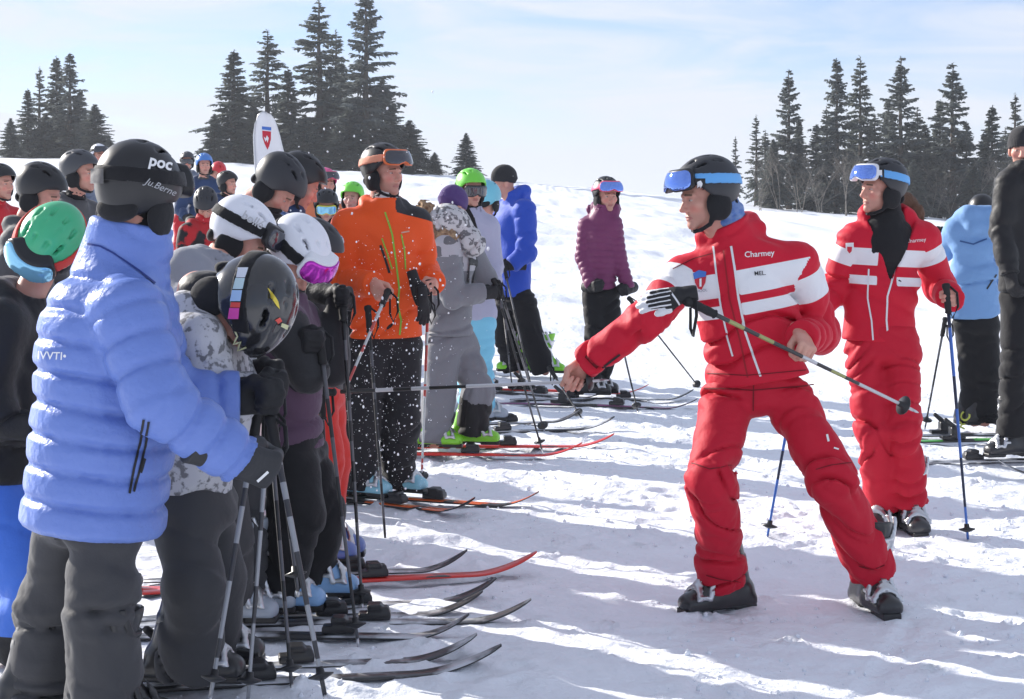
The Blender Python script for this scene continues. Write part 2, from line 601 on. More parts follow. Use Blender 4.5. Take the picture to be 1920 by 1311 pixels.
def build_glove(mode, gauntlet=True):
    f = Field((-.09, -.19, -.13), (.08, .22, .075), 0.005)
    hand_prims(f, 0.0055, mode)
    if gauntlet:
        add_cone(f, (0, -.12, 0), (0, -.01, 0), .044 if mode != 'flat' else .026, .036 if mode != 'flat' else .034, .02, disp=limb_folds((0, -.13, 0), (0, .0, 0), .004, 22, 5))
        sub_fn(f, lambda p: p[..., 1] + (.125 if mode != 'flat' else .085), (-.2, -.3, -.2), (.2, -.05, .2), .003)
    V, Q = f.mesh()
    x, y, z = V.T
    fing = np.minimum(np.minimum(y - .02, z - .004), .0066 - np.abs(((x + .0375) % .0187) - .00935) + .0)   # dark pads along the backs of the fingers
    cuff = np.minimum((.030 if mode == 'flat' else -.022) - y, 1.0)
    if mode == 'flat':
        cuff = np.minimum(cuff, np.maximum(np.abs(y - .018 - x * .5) - .004, -z))
    return V, Q, dict(pads=fing, cuff=cuff)

def build_helmet():
    out = {}
    C, Rr = np.array([0, -.012, .036]), np.array([.112, .142, .122])
    ell = ell_fn(C, Rr)
    def brim(p):
        y = p[..., 1]
        b = np.interp(y, [-.16, -.10, -.03, .02, .065, .10, .16], [-.088, -.082, -.012, .004, .050, .062, .066])
        return b - p[..., 2]
    f = Field((-.13, -.17, -.09), (.13, .15, .17), 0.0062)
    f.add(lambda p: ell(p), (-.13, -.17, -.1), (.13, .15, .17), 0)
    f.add(ell_fn((0, -.03, .06), (.104, .125, .104)), (-.13, -.17, -.1), (.13, .15, .17), .015)
    f.cut(brim, .006)
    f.cut(lambda p: -(ell_fn(C, Rr - .016)(p)), .003)
    for s in (-1, 1):
        for (y0, y1, xx, zz) in ((.035, .07, .026, .142), (-.03, .005, .030, .157), (-.085, -.055, .028, .145), (.01, .045, .066, .122), (-.06, -.02, .070, .125)):
            fn = cone_fn((s * xx, y0, zz + .006), (s * xx * .92, y1, zz - .001 if y1 > .03 else zz + .007), .0085, .0065)
            sub_fn(f, fn, (-.13, -.17, .07), (.13, .15, .19), .003)
    out['shell'] = f.mesh()
    f = Field((-.12, -.17, -.13), (.12, .08, .04), 0.0062)
    for s in (-1, 1):
        add_ell(f, (s * .083, -.012, -.040), (.024, .056, .062), .015)
        add_cone(f, (s * .080, .018, -.075), (s * .066, .030, -.100), .016, .009, .01)
    add_ell(f, (0, -.100, -.045), (.066, .024, .036), .03)
    f.cut(lambda p: -(ell_fn((0, .02, -.03), (.068, .10, .11))(p)), .004)
    out['pad'] = f.mesh()
    f = Field((-.1, -.03, -.16), (.1, .11, -.05), 0.0048)
    pts = [(-.078, .010, -.080), (-.064, .034, -.108), (-.036, .060, -.124), (0, .072, -.128), (.036, .060, -.124), (.064, .034, -.108), (.078, .010, -.080)]
    for a, b in zip(pts[:-1], pts[1:]):
        add_cone(f, a, b, .0085, .0085, .004)
    out['chin'] = f.mesh()
    e2 = ell_fn(C, Rr + .005)
    def tilt(p):
        return p[..., 2] - (.078 + (p[..., 1] - .06) * .16)
    f = Field((-.135, -.17, 0), (.135, .15, .13), 0.0052)
    f.add(lambda p: np.maximum(np.maximum(np.abs(e2(p)) - .0045, np.abs(tilt(p)) - .021), p[..., 1] - .075), (-.135, -.17, 0), (.135, .15, .13), 0)
    out['strap'] = f.mesh()
    def rect(p, zc, hw, hh, r=.026, rad=.125):
        a = np.abs(np.arctan2(p[..., 0], p[..., 1] + .012) * rad)
        b = np.abs(p[..., 2] - zc)
        nose = np.clip(.03 - a, 0, 1) * .55 * (p[..., 2] < zc)
        qx, qy = a - (hw - r), b + nose - (hh - r)
        return np.linalg.norm(np.stack([np.maximum(qx, 0), np.maximum(qy, 0)], -1), axis=-1) + np.minimum(np.maximum(qx, qy), 0) - r
    for key, zc, E in (('up', .083, ell_fn(C, Rr)), ('eyes', -.004, ell_fn((0, -.002, .0), (.088, .106, .20)))):
        f = Field((-.15, -.02, zc - .07), (.15, .19, zc + .07), 0.0052)
        f.add(lambda p: np.maximum(np.maximum(rect(p, zc, .098, .044), np.abs(E(p) - .012) - .016), -p[..., 1]), (-.15, -.02, zc - .07), (.15, .19, zc + .07), 0)
        f.displace(lambda p: 0 * p[:, 0])
        out['frame_' + key] = f.mesh()
        f = Field((-.15, -.02, zc - .07), (.15, .19, zc + .07), 0.0052)
        f.add(lambda p: np.maximum(np.maximum(rect(p, zc, .090, .037), np.abs(E(p) - .026) - .007), -p[..., 1]), (-.15, -.02, zc - .07), (.15, .19, zc + .07), 0)
        out['lens_' + key] = f.mesh()
    e3 = ell_fn((0, -.006, .02), (.094, .122, .2))
    f = Field((-.13, -.16, -.04), (.13, .12, .05), 0.0056)
    f.add(lambda p: np.maximum(np.maximum(np.abs(ell_fn(C, Rr + .004)(p)) - .004, np.abs(p[..., 2] - .012 - (p[..., 1]) * -.22) - .019), p[..., 1] - .06), (-.13, -.16, -.04), (.13, .12, .05), 0)
    out['strap_eyes'] = f.mesh()
    # knitted cap
    f = Field((-.11, -.14, -.05), (.11, .12, .17), 0.006)
    add_ell(f, (0, -.012, .045), (.090, .112, .105), 0)
    add_ell(f, (0, -.012, .018), (.092, .114, .035), .01)
    f.cut(lambda p: (.0 + .25 * p[..., 1]) - p[..., 2], .004)
    f.displace(lambda p: -.0015 * np.sin(np.arctan2(p[:, 0], p[:, 1]) * 46))
    out['cap'] = f.mesh()
    return out

def build_boot():
    out = {}
    I = np.eye(3)
    f = Field((-.07, -.14, 0), (.07, .2, .36), 0.0065)
    add_cone(f, (0, -.072, .070), (0, .03, .064), .053, .054, 0, I, np.array([.95, 1, 1.05]))
    add_cone(f, (0, .03, .060), (0, .132, .043), .054, .042, .02, I, np.array([1.06, 1, .95]))
    add_cone(f, (0, .075, .075), (0, -.015, .16), .040, .052, .03)
    add_cone(f, (0, -.035, .13), (0, .022, .325), .060, .066, .02, I, np.array([.96, 1.05, 1]))
    f.cut(lambda p: .022 - p[..., 2], .004)
    f.cut(lambda p: p[..., 2] - .315 - p[..., 1] * .2, .006)
    f.add(lambda p: np.maximum(np.abs(cone_fn((0, -.035, .13), (0, .022, .325), .060, .066)(p) - .002) - .004, np.abs(p[..., 2] - .165 + p[..., 1] * .35) - .014), (-.08, -.12, .1), (.08, .12, .25), .003)
    f.add(lambda p: np.linalg.norm(np.maximum(np.abs(p - np.array([0, .022, .036])) - np.array([.030, .128, .006]), 0), axis=-1) - .016, (-.06, -.14, .01), (.06, .18, .06), .022)
    f.cut(lambda p: .022 - p[..., 2], .003)
    out['shell'] = f.mesh()
    f = Field((-.06, -.15, 0), (.06, .21, .05), 0.0065)
    bx = lambda c, hsz: (lambda p: np.max(np.abs(p - np.array(c)) - np.array(hsz), axis=-1))
    for c, hs_ in (((0, .118, .012), (.035, .056, .012)), ((0, -.078, .013), (.034, .046, .013)), ((0, .02, .020), (.032, .10, .008))):
        f.add(bx(c, hs_), np.array(c) - .15, np.array(c) + .15, .004)
    out['sole'] = f.mesh()
    V, Q = [], []
    f = Field((-.09, -.08, .06), (.09, .15, .33), 0.0055)
    low_ = lambda p: np.linalg.norm(np.maximum(np.abs(p - np.array([0, .022, .036])) - np.array([.030, .128, .006]), 0), axis=-1) - .018
    shell_foot = lambda p: np.minimum(np.minimum(low_(p), np.minimum(cone_fn((0, .03, .060), (0, .132, .043), .056, .044)(p), cone_fn((0, .075, .075), (0, -.015, .16), .040, .052)(p))), cone_fn((0, -.035, .13), (0, .022, .325), .060, .066)(p))
    for (c, nn, w) in (((0, .125, .07), nrm((0, 1, .35)), .009), ((0, .078, .09), nrm((0, .9, .3)), .009), ((0, .03, .205), nrm((0, .1, 1)), .009), ((0, .045, .265), nrm((0, .1, 1)), .009)):
        c = np.array(c)
        f.add(lambda p, c=c, nn=nn, w=w: np.maximum(np.maximum(np.abs(shell_foot(p) - .007) - .0075, np.abs((p - c) @ nn) - w), np.maximum(.055 - p[..., 2], -.02 - p[..., 1] * np.where(p[..., 2] > .15, 1, 1))), (-.09, -.08, .05), (.09, .2, .34), 0)
        for s in (-1, 1):
            q0 = c + np.array([s * .052, -.012, -.004])
            f.add(bx(q0, (.008, .017, .008)), q0 - .03, q0 + .03, .002)
    out['buckle'] = f.mesh()
    return out

HEAD = build_head()
HANDS = {m: build_hand(m) for m in ('fist', 'loose')}
GLOVES = {('fist', True): build_glove('fist', True), ('loose', True): build_glove('loose', True), ('flat', True): build_glove('flat', True)}
HEL = build_helmet()
BOOT = build_boot()
_cache = {}
def shared(key, name, VQ, m, attrs=None):
    k = (key, m.name)
    if k not in _cache:
        _cache[k] = mesh_from(name, VQ[0], VQ[1], m, attrs)
    return _cache[k]

def rot_from(fwd, up):
    y = nrm(fwd)
    up = np.asarray(up, float)
    z = nrm(up - (up @ y) * y)
    x = np.cross(y, z)
    return np.stack([x, y, z], 1)

def M4(R, t, s=1.0):
    m = Matrix.Identity(4)
    for i in range(3):
        for j in range(3):
            m[i][j] = float(R[i, j] * s)
        m[i][3] = float(t[i])
    return m

def hand_frame(grip, axis, elbow, side):
    """hand closed round a shaft: axis = towards the thumb end, elbow = where the forearm comes from"""
    a = nrm(axis)
    d = np.asarray(grip, float) - np.asarray(elbow, float)
    y = nrm(d - (d @ a) * a)
    x = -a if side == 'r' else a                        # the thumb is on -X of a right hand, +X of a left one
    return np.stack([x, y, np.cross(x, y)], 1)

GRIP = np.array([0, .073, -.030])
# ------------------------------------------------------------------ people
def ik(a, c, l1, l2, hint):
    a = np.asarray(a, float); c = np.asarray(c, float)
    d = c - a
    L = np.linalg.norm(d)
    if L > (l1 + l2) * .995:
        return a + d * l1 / (l1 + l2)
    u = d / L
    x = (l1 * l1 - l2 * l2 + L * L) / (2 * L)
    hgt = math.sqrt(max(l1 * l1 - x * x, 0))
    hv = np.asarray(hint, float)
    hv = hv - (hv @ u) * u
    return a + u * x + nrm(hv) * hgt

def solve(J):
    """fill in wrists and hand frames, and the frame of the trunk"""
    up = nrm(J['neck'] - J['hem'])
    X = J['sr'] - J['sl']
    X = nrm(X - (X @ up) * up)
    J['R'] = np.stack([X, np.cross(up, X), up], 1)
    for s in 'rl':
        g = J.get('g' + s)
        if g is not None:
            ax = J.get('ax' + s, np.array([0, 0, 1.0]))
            Rh = hand_frame(g, ax, J['e' + s], s)
            J['hf' + s] = Rh
            J['w' + s] = g - Rh @ GRIP * J.get('hsc', 1.0)
        elif 'hf' + s not in J:
            y = nrm(J['w' + s] - J['e' + s])
            x = J['R'][:, 0]
            fwd = J['R'][:, 1]
            z = nrm(np.cross(-fwd if s == 'r' else fwd, y))  # palms to the thighs
            x = np.cross(y, z)
            J['hf' + s] = np.stack([x, y, z], 1)
    return J

BODY_S = dict(rt=.165, dt=.60, hemr=.185, waistr=.165, chestr=.180, shr=.085, ua=.072, el=.064, wr=.050,
              th=.098, kn=.082, cu=.088, h=.012, fold=.015, tfold=.018, collar=.05, collar_r=.072)

def build_jacket(J, S, root_loc):
    R = J['R']; up = R[:, 2]
    hem, neck = J['hem'], J['neck']
    L = np.linalg.norm(neck - hem)
    pts = np.array([J[k] for k in ('hem', 'neck', 'sr', 'sl', 'er', 'el', 'wr', 'wl')])
    f = Field(pts.min(0) - .27, pts.max(0) + .25, S['h'])
    dt = S['dt']
    sc = np.array([1.0, dt, 1.0])
    bow = S.get('bow', 0.0) * R[:, 1]
    bend = S.get('bend', np.zeros(3))
    waist = hem + up * L * .36 + bow + bend * .6
    chest = hem + up * L * .70 + bow * .5 + bend
    sd = S.get('seed', 1)
    if S.get('puff'):
        am, sp = S['puff']
        dT = puff(hem, neck, am, sp, sd)
        dA = {}
        for s in 'rl':
            dA[s + 'u'] = puff(J['s' + s], J['e' + s], am * .85, sp * S.get('armsp', 1.0), sd + 11)
            dA[s + 'f'] = puff(J['e' + s], J['w' + s], am * .85, sp * S.get('armsp', 1.0), sd + 17, off=np.linalg.norm(J['e' + s] - J['s' + s]))
    else:
        fa = S['fold']
        dT = limb_folds(hem, neck, fa, 9.0, sd, slant=.9)
        dA = {}
        for s in 'rl':
            dA[s + 'u'] = limb_folds(J['s' + s], J['e' + s], fa * 1.25, 13.0, sd + 11, near=[(1.0, .45, 1.1), (.1, .5, .55)], slant=.8)
            dA[s + 'f'] = limb_folds(J['e' + s], J['w' + s], fa * 1.25, 14.0, sd + 17, near=[(.0, .40, 1.2), (.85, .35, .8)], slant=.8)
    add_cone(f, hem - up * .06, waist, S['hemr'], S['waistr'], 0, R, sc, dT)
    add_cone(f, waist, chest, S['waistr'], S['chestr'], .03, R, sc, dT)
    # hem line
    f.cut(lambda p: -((p - hem) @ up), .008)
    mid = (J['sr'] + J['sl']) * .5
    for s in 'rl':
        shp = J['s' + s] * .80 + mid * .20 - up * .01
        add_cone(f, chest, shp, S['chestr'] * dt * .9, S['shr'], .05)
        add_cone(f, neck - up * .03 - R[:, 1] * .01, shp + up * .005, S.get('trap', .060), S['shr'] * .85, .05)
    if S.get('back'):
        b = S['back']
        add_ell(f, chest - R[:, 1] * b[0] + up * b[1], b[2], .06, R, dT)
    nd = nrm(J['head'] - neck) if 'head' in J else up
    nd = nrm(up * .5 + nd * .65)
    if S['collar'] > 0:
        cr_ = S['collar_r']
        ct = neck + nd * S['collar']
        add_cone(f, neck - up * .04, ct, cr_ * 1.12, cr_, .03, disp=limb_folds(neck - up * .1, ct, .006, 18, sd + 3))
        f.cut(lambda p: np.where(np.linalg.norm(p - ct, axis=-1) < cr_ * 2.0, (p - ct) @ nd + .004, -1), .004, ct - .25, ct + .25)
        c0 = neck + nd * .012
        if S.get('hollow', True): sub_fn(f, cone_fn(c0, ct + nd * .1, cr_ - .018, cr_ - .014), c0 - .2, ct + .25, .006)
    if S.get('hood'):
        rr = S['hood']
        for (u0, w0, v0, u1, w1, v1, r0) in ((-.075, -.07, .035, .075, -.07, .035, rr), (-.10, -.02, .02, -.06, -.08, .03, rr * .8), (.10, -.02, .02, .06, -.08, .03, rr * .8), (-.05, -.10, -.05, .05, -.10, -.05, rr * .9)):
            add_cone(f, neck + R @ np.array([u0, w0, v0]), neck + R @ np.array([u1, w1, v1]), r0, r0, .04, disp=limb_folds(neck - R[:, 0] * .2, neck + R[:, 0] * .2, .009, 12, sd + 4))
    if S.get('open'):                                   # worn open: a wedge down the front
        o = S['open']
        apex = hem + up * L * o[0]
        def wedge(p):
            q = (p - apex) @ R
            return np.maximum(np.maximum(np.abs(q[..., 0] + o[2]) - q[..., 2] * o[1], .035 - q[..., 1] - q[..., 2] * .05), -q[..., 2])
        sub_fn(f, wedge, apex - .5, apex + .6, .006)
    for s in 'rl':
        a, b, c = J['s' + s], J['e' + s], J['w' + s]
        add_cone(f, a, b, S['ua'], S['el'], .022, disp=dA[s + 'u'])
        dw = nrm(c - b)
        g2 = Field(np.minimum(b, c) - .16, np.maximum(b, c) + .16, S['h'])
        g2.lo = f.lo + np.round((g2.lo - f.lo) / f.h) * f.h
        add_cone(g2, b, c, S['el'], S['wr'], 0, disp=dA[s + 'f'])
        ce = c + dw * S.get('cuffx', .0)
        g2.cut(lambda p: (p - ce) @ dw, .004)
        i0 = np.round((g2.lo - f.lo) / f.h).astype(int)
        i1 = i0 + g2.n
        a0 = np.maximum(i0, 0); a1 = np.minimum(i1, f.n)
        sl = tuple(slice(x, y) for x, y in zip(a0, a1))
        sg = tuple(slice(x - z, y - z) for x, y, z in zip(a0, a1, i0))
        A, B = f.v[sl], g2.v[sg]
        k = .024
        hh = np.clip(.5 + .5 * (A - B) / k, 0, 1)
        f.v[sl] = A * (1 - hh) + B * hh - k * hh * (1 - hh)
    if S.get('carve'):
        S['carve'](f, J, S)
    V, Q = f.mesh()
    attrs = {}
    q = (V - hem) @ R
    tor = np.maximum(np.abs(q[:, 0]) - S['chestr'], np.abs(q[:, 1]) - S['chestr'] * dt) - .0
    arm = np.full(len(V), 9.0); at = np.zeros(len(V)); aside = np.zeros(len(V))
    for si, s in ((1, 'r'), (-1, 'l')):
        for (a, b, ra, o0) in ((J['s' + s], J['e' + s], S['ua'], 0), (J['e' + s], J['w' + s], S['el'], 1)):
            t, d = seg_t(V, a, b)
            d = d - ra
            if o0 == 0:
                d = d + np.clip(.12 - t, 0, .5) * .4
            m = d < arm
            arm = np.where(m, d, arm); at = np.where(m, o0 + np.clip(t, 0, 1), at); aside = np.where(m, si, aside)
    c1, d1 = seg_t(V, hem, chest)
    trunk = np.linalg.norm((V - (hem + np.clip((V - hem) @ up, 0, L)[:, None] * up)) @ R / np.array([1, dt, 1]), axis=1) - S['chestr']
    isarm = trunk - arm
    if S.get('deco'):
        attrs = S['deco'](q[:, 0], q[:, 1], q[:, 2], L, at, aside, isarm)
    me = mesh_from('jacket', V - root_loc, Q, S['jm'], attrs)
    return me, V, Q

def build_trousers(J, S, root_loc):
    R = J['R']
    hip = (J['hr'] + J['hl']) * .5
    pts = np.array([J[k] for k in ('hr', 'hl', 'kr', 'kl', 'ar', 'al')] + [J['hem'] + R[:, 2] * .08])
    f = Field(pts.min(0) - .2, pts.max(0) + .17, S['h'])
    sd = S.get('seed', 1) + 50
    ta = S['tfold']
    lx = nrm(J['hr'] - J['hl'])
    ry = S['hemr'] * S['dt']
    top = J['hem'] + R[:, 2] * .06
    sc = np.array([1.0, S['dt'] * 1.08, .42])
    add_cone(f, hip + (hip - top) * 0.0, top, S['hemr'] * S.get('hipw', .90), S['hemr'] * S.get('hipw', .90) * .93, 0, R, sc, limb_folds(hip, top, ta * .6, 10, sd))
    for s in 'rl':
        a, b, c = J['h' + s], J['k' + s], J['a' + s]
        add_cone(f, a, b, S['th'], S['kn'], S.get('crotch', .03), disp=limb_folds(a, b, ta, 12, sd + 3 + (31 if s == 'l' else 0), near=[(1.0, .40, 1.0), (.0, .35, .8), (.5, .5, .4)], slant=1.1))
        dw = nrm(c - b)
        g2 = Field(np.minimum(b, c) - .15, np.maximum(b, c) + .15, S['h'])
        g2.lo = f.lo + np.round((g2.lo - f.lo) / f.h) * f.h
        add_cone(g2, b, c, S['kn'], S['cu'], 0, disp=limb_folds(b, c, ta * 1.1, 14, sd + 7 + (31 if s == 'l' else 0), near=[(0, .3, 1.0), (1.0, .38, 1.0), (.45, .4, .5)], slant=1.2))
        ce = c
        g2.cut(lambda p: (p - ce) @ dw, .004)
        i0 = np.round((g2.lo - f.lo) / f.h).astype(int)
        i1 = i0 + g2.n
        a0 = np.maximum(i0, 0); a1 = np.minimum(i1, f.n)
        sl = tuple(slice(x, y) for x, y in zip(a0, a1))
        sg = tuple(slice(x - z, y - z) for x, y, z in zip(a0, a1, i0))
        A, B = f.v[sl], g2.v[sg]
        k = .03
        hh = np.clip(.5 + .5 * (A - B) / k, 0, 1)
        f.v[sl] = A * (1 - hh) + B * hh - k * hh * (1 - hh)
    V, Q = f.mesh()
    attrs = {}
    if S.get('tdeco'):
        attrs = S['tdeco'](V, J)
    me = mesh_from('trousers', V - root_loc, Q, S['tm'], attrs)
    return me, V, Q

def build_body(J, S, root_loc, hands):
    """one figure under the clothes: head, neck, trunk, limbs, bare hands"""
    hm = J['HM']; hs = J.get('hs', .92)
    VV, QQ, AT = [], [], {k: [] for k in HEAD[2]}
    def put(V, Q, at=None):
        n = sum(len(v) for v in VV)
        VV.append(V); QQ.append(Q + n)
        for k in AT:
            AT[k].append(at[k] if at else np.full(len(V), 0.0 if k in ('blush', 'beard_socket_shade') else -.1))
    put(HEAD[0] * hs @ hm.T + J['head'], HEAD[1], HEAD[2])
    h = .02
    pts = np.array([J[k] for k in ('hem', 'neck', 'sr', 'sl', 'er', 'el', 'wr', 'wl', 'kr', 'kl', 'ar', 'al')])
    f = Field(pts.min(0) - .15, pts.max(0) + .15, h)
    R = J['R']; sc = np.array([1, .62, 1])
    hip = (J['hr'] + J['hl']) * .5
    chest = J['hem'] * .3 + J['neck'] * .7
    add_cone(f, hip + R[:, 2] * .12, chest, .085, .100, 0, R, sc)
    add_cone(f, chest, J['neck'] * .93 + chest * .07, .09, .052, .04)
    for s in 'rl':
        mid = (J['sr'] + J['sl']) * .5
        add_cone(f, chest, J['s' + s] * .75 + mid * .25, .07, .045, .03)
        add_cone(f, J['s' + s] * .75 + mid * .25, J['e' + s], .040, .036, .02)
        add_cone(f, J['e' + s], J['w' + s], .036, .028, .02)
        add_cone(f, hip + R[:, 2] * .12, J['h' + s] * .8 + hip * .2, .055, .050, .03)
        add_cone(f, J['h' + s] * .8 + hip * .2, J['k' + s], .052, .045, .03)
        add_cone(f, J['k' + s], J['a' + s], .045, .040, .03)
    add_cone(f, J['neck'] * .9 + chest * .1, J['head'] - hm[:, 2] * .09 * hs - hm[:, 1] * .03 * hs, .052, .050, .03)
    V, Q = f.mesh()
    put(V, Q)
    for s, mode in hands.items():
        V, Q = HANDS[mode]
        V = V * J.get('hsc', 1.0)
        if s == 'l':
            V = V * np.array([-1, 1, 1]); Q = Q[:, ::-1]
        put(V @ J['hf' + s].T + J['w' + s], Q)
    return mesh_from('body', np.concatenate(VV) - root_loc, np.concatenate(QQ), SKIN, {k: np.concatenate(v) for k, v in AT.items()})

def add_helmet(J, root, spec):
    """spec: kind helmet/cap, shell, pad, goggles None/'up'/'eyes', strap, frame, lens"""
    hm, hs = J['HM'], J.get('hs', .92)
    loc = J['head'] - np.array(root.location)
    M = M4(hm, loc, hs)
    kind = spec.get('kind', 'helmet')
    if kind == 'cap':
        return obj('cap', shared('cap', 'cap', HEL['cap'], spec['shell']), root, M)
    shell = obj('helmet', shared('shell', 'helmet', HEL['shell'], spec['shell']), root, M)
    obj('ear_padding', shared('pad', 'ear_padding', HEL['pad'], spec.get('pad', BLACK_PAD)), shell)
    obj('chin_strap', shared('chin', 'chin_strap', HEL['chin'], spec.get('chin', BLACK_PAD)), shell)
    g = spec.get('goggles')
    if g:
        sk = 'strap_eyes' if g == 'eyes' else 'strap'
        obj('goggle_strap', shared(sk, 'goggle_strap', HEL[sk], spec['strap']), shell)
    if g in ('up', 'eyes'):
        obj('goggle_frame', shared('frame_' + g, 'goggle_frame', HEL['frame_' + g], spec['frame']), shell)
        obj('goggle_lens', shared('lens_' + g, 'goggle_lens', HEL['lens_' + g], spec['lens']), shell)
    return shell

def add_boot(root, at, toe, m, name='ski_boot', buckle=None, lean=0.0):
    y = nrm([toe[0], toe[1], 0])
    R = np.stack([np.cross(y, [0, 0, 1]), y, [0, 0, 1]], 1)
    if lean:
        c, s = math.cos(lean), math.sin(lean)
        R = R @ np.array([[1, 0, 0], [0, c, -s], [0, s, c]])
    M = M4(R, np.asarray(at) - np.array(root.location))
    b = obj(name, shared('boot', 'ski_boot', BOOT['shell'], m), root, M)
    obj('sole', shared('sole', 'sole', BOOT['sole'], BLACK_PLASTIC), b)
    obj('buckles', shared('buckle', 'buckles', BOOT['buckle'], buckle or STEEL), b)
    return b

def add_glove(J, root, s, m, mode='fist'):
    V, Q, at = GLOVES[(mode, True)]
    key = ('glove', mode, s)
    if (key, m.name) not in _cache:
        if s == 'l':
            V = V * np.array([-1, 1, 1]); Q = Q[:, ::-1]
        _cache[(key, m.name)] = mesh_from('glove', V, Q, m, at)
    return obj('glove', _cache[(key, m.name)], root, M4(J['hf' + s], J['w' + s] - np.array(root.location), J.get('hsc', 1.0)))

PEOPLE = {}
def person(key, label, J, S, jm, tm, helmet, gloves=None, bare=None, boots=None, group=None, boot_lift=.0, gmode='fist', extra=None):
    S = {**BODY_S, **S, 'jm': jm, 'tm': tm}
    solve(J)
    J['HM'] = rot_from(J['hdir'], J.get('hup', (0, 0, 1)))
    base = (J['ar'] + J['al']) * .5
    root = empty('person', (base[0], base[1], gz(base[0], base[1])))
    tag(root, label, 'person', group)
    rl = np.array(root.location)
    obj('body', build_body(J, S, rl, bare or {}), root)
    jme, V, Q = build_jacket(J, S, rl)
    jk = obj('jacket', jme, root)
    tme, V2, Q2 = build_trousers(J, S, rl)
    tk = obj('trousers', tme, root)
    hl = add_helmet(J, root, helmet)
    for s, m in (gloves or {}).items():
        add_glove(J, root, s, m, gmode if isinstance(gmode, str) else gmode[s])
    bo = []
    if boots:
        for s, (toe, m) in boots.items():
            a = J['a' + s]
            y = nrm([toe[0], toe[1], 0])
            pos = np.array([a[0], a[1], 0]) - y * .005
            pos[2] = gz(a[0], a[1]) + boot_lift
            bo.append(add_boot(root, pos, toe, m, buckle=S.get('buckle')))
    PEOPLE[key] = dict(root=root, jacket=jk, trousers=tk, helmet=hl, J=J, S=S, boots=bo)
    return PEOPLE[key]

def JP(d, **kw):
    """joints from (column, row, offset in depth); hdir and the like pass through"""
    out = {}
    for k, v in kw.items():
        if k in ('hdir', 'hup', 'axr', 'axl', 'hs', 'hsc'):
            out[k] = np.asarray(v, float) if not np.isscalar(v) else v
        else:
            out[k] = P(v[0], v[1], d + (v[2] if len(v) > 2 else 0))
    return out

def standing(x, y, yaw, h, head=None, lean=.08, hdir=None, hup=(0, 0, 1), arms='poles', seed=0, stance=.10, z0=None):
    """an upright figure in its own spot; yaw = heading, 0 looks along +X, -90 deg at the camera"""
    rs = np.random.RandomState(seed)
    z0 = gz(x, y) if z0 is None else z0
    fw = np.array([math.cos(yaw), math.sin(yaw), 0]); rt = np.array([fw[1], -fw[0], 0])
    o = np.array([x, y, z0])
    def pt(u, f_, z):
        return o + rt * u + fw * (f_ + lean * max(z / h - .5, -.1) * h * .9) + np.array([0, 0, z])
    J = dict(hem=pt(0, 0, .46 * h), neck=pt(0, 0, .815 * h), head=pt(0, .035, .925 * h))
    for s, q in (('r', 1), ('l', -1)):
        J['s' + s] = pt(q * .107 * h, 0, .785 * h)
        if arms == 'poles':
            gp = pt(q * (.12 + .02 * rs.rand()) * h, (.17 + .05 * rs.rand()) * h, (.56 + .03 * rs.rand()) * h)
            J['g' + s] = gp
            J['e' + s] = ik(J['s' + s], gp - fw * .06, .165 * h, .15 * h, -fw * .6 + rt * q * .5 - np.array([0, 0, .6]))
        else:
            J['e' + s] = pt(q * .135 * h, -.01 * h, .63 * h)
            J['w' + s] = pt(q * .14 * h, .045 * h, .50 * h)
        J['h' + s] = pt(q * .052 * h, 0, .48 * h)
        J['k' + s] = pt(q * stance * .6 * h, .045 * h, .275 * h)
        J['a' + s] = pt(q * stance * .6 * h, .0, .11 * h)
    J['hdir'] = np.asarray(hdir if hdir is not None else fw, float)
    J['hup'] = hup
    return J

# ------------------------------------------------------------------ gear
def tube(pts, radii, n=8, closed_caps=True):
    V, Q = [], []
    pts = [np.asarray(p, float) for p in pts]
    for i, p in enumerate(pts):
        d = nrm(pts[min(i + 1, len(pts) - 1)] - pts[max(i - 1, 0)])
        e1 = nrm(np.cross(d, [0.13, 0.31, 0.94] if abs(d[2]) < .9 else [1, 0, 0])); e2 = np.cross(d, e1)
        for j in range(n):
            a = 2 * math.pi * j / n
            V.append(p + radii[i] * (math.cos(a) * e1 + math.sin(a) * e2))
    for i in range(len(pts) - 1):
        for j in range(n):
            k = (j + 1) % n
            Q.append((i * n + j, i * n + k, (i + 1) * n + k, (i + 1) * n + j))
    if closed_caps:
        Q.append(tuple(range(n))[::-1]); Q.append(tuple(range((len(pts) - 1) * n, len(pts) * n)))
    return V, Q

def merge(parts):
    V, Q = [], []
    for v, q in parts:
        n = len(V)
        V += list(v); Q += [tuple(i + n for i in f) for f in q]
    return V, Q

def shaft_mat(name, a, b, metal=.3):
    return mat('shaft_' + name + '_a', a, .35, metal, spec=.5), mat('shaft_' + name + '_b', b, .35, metal, spec=.5)

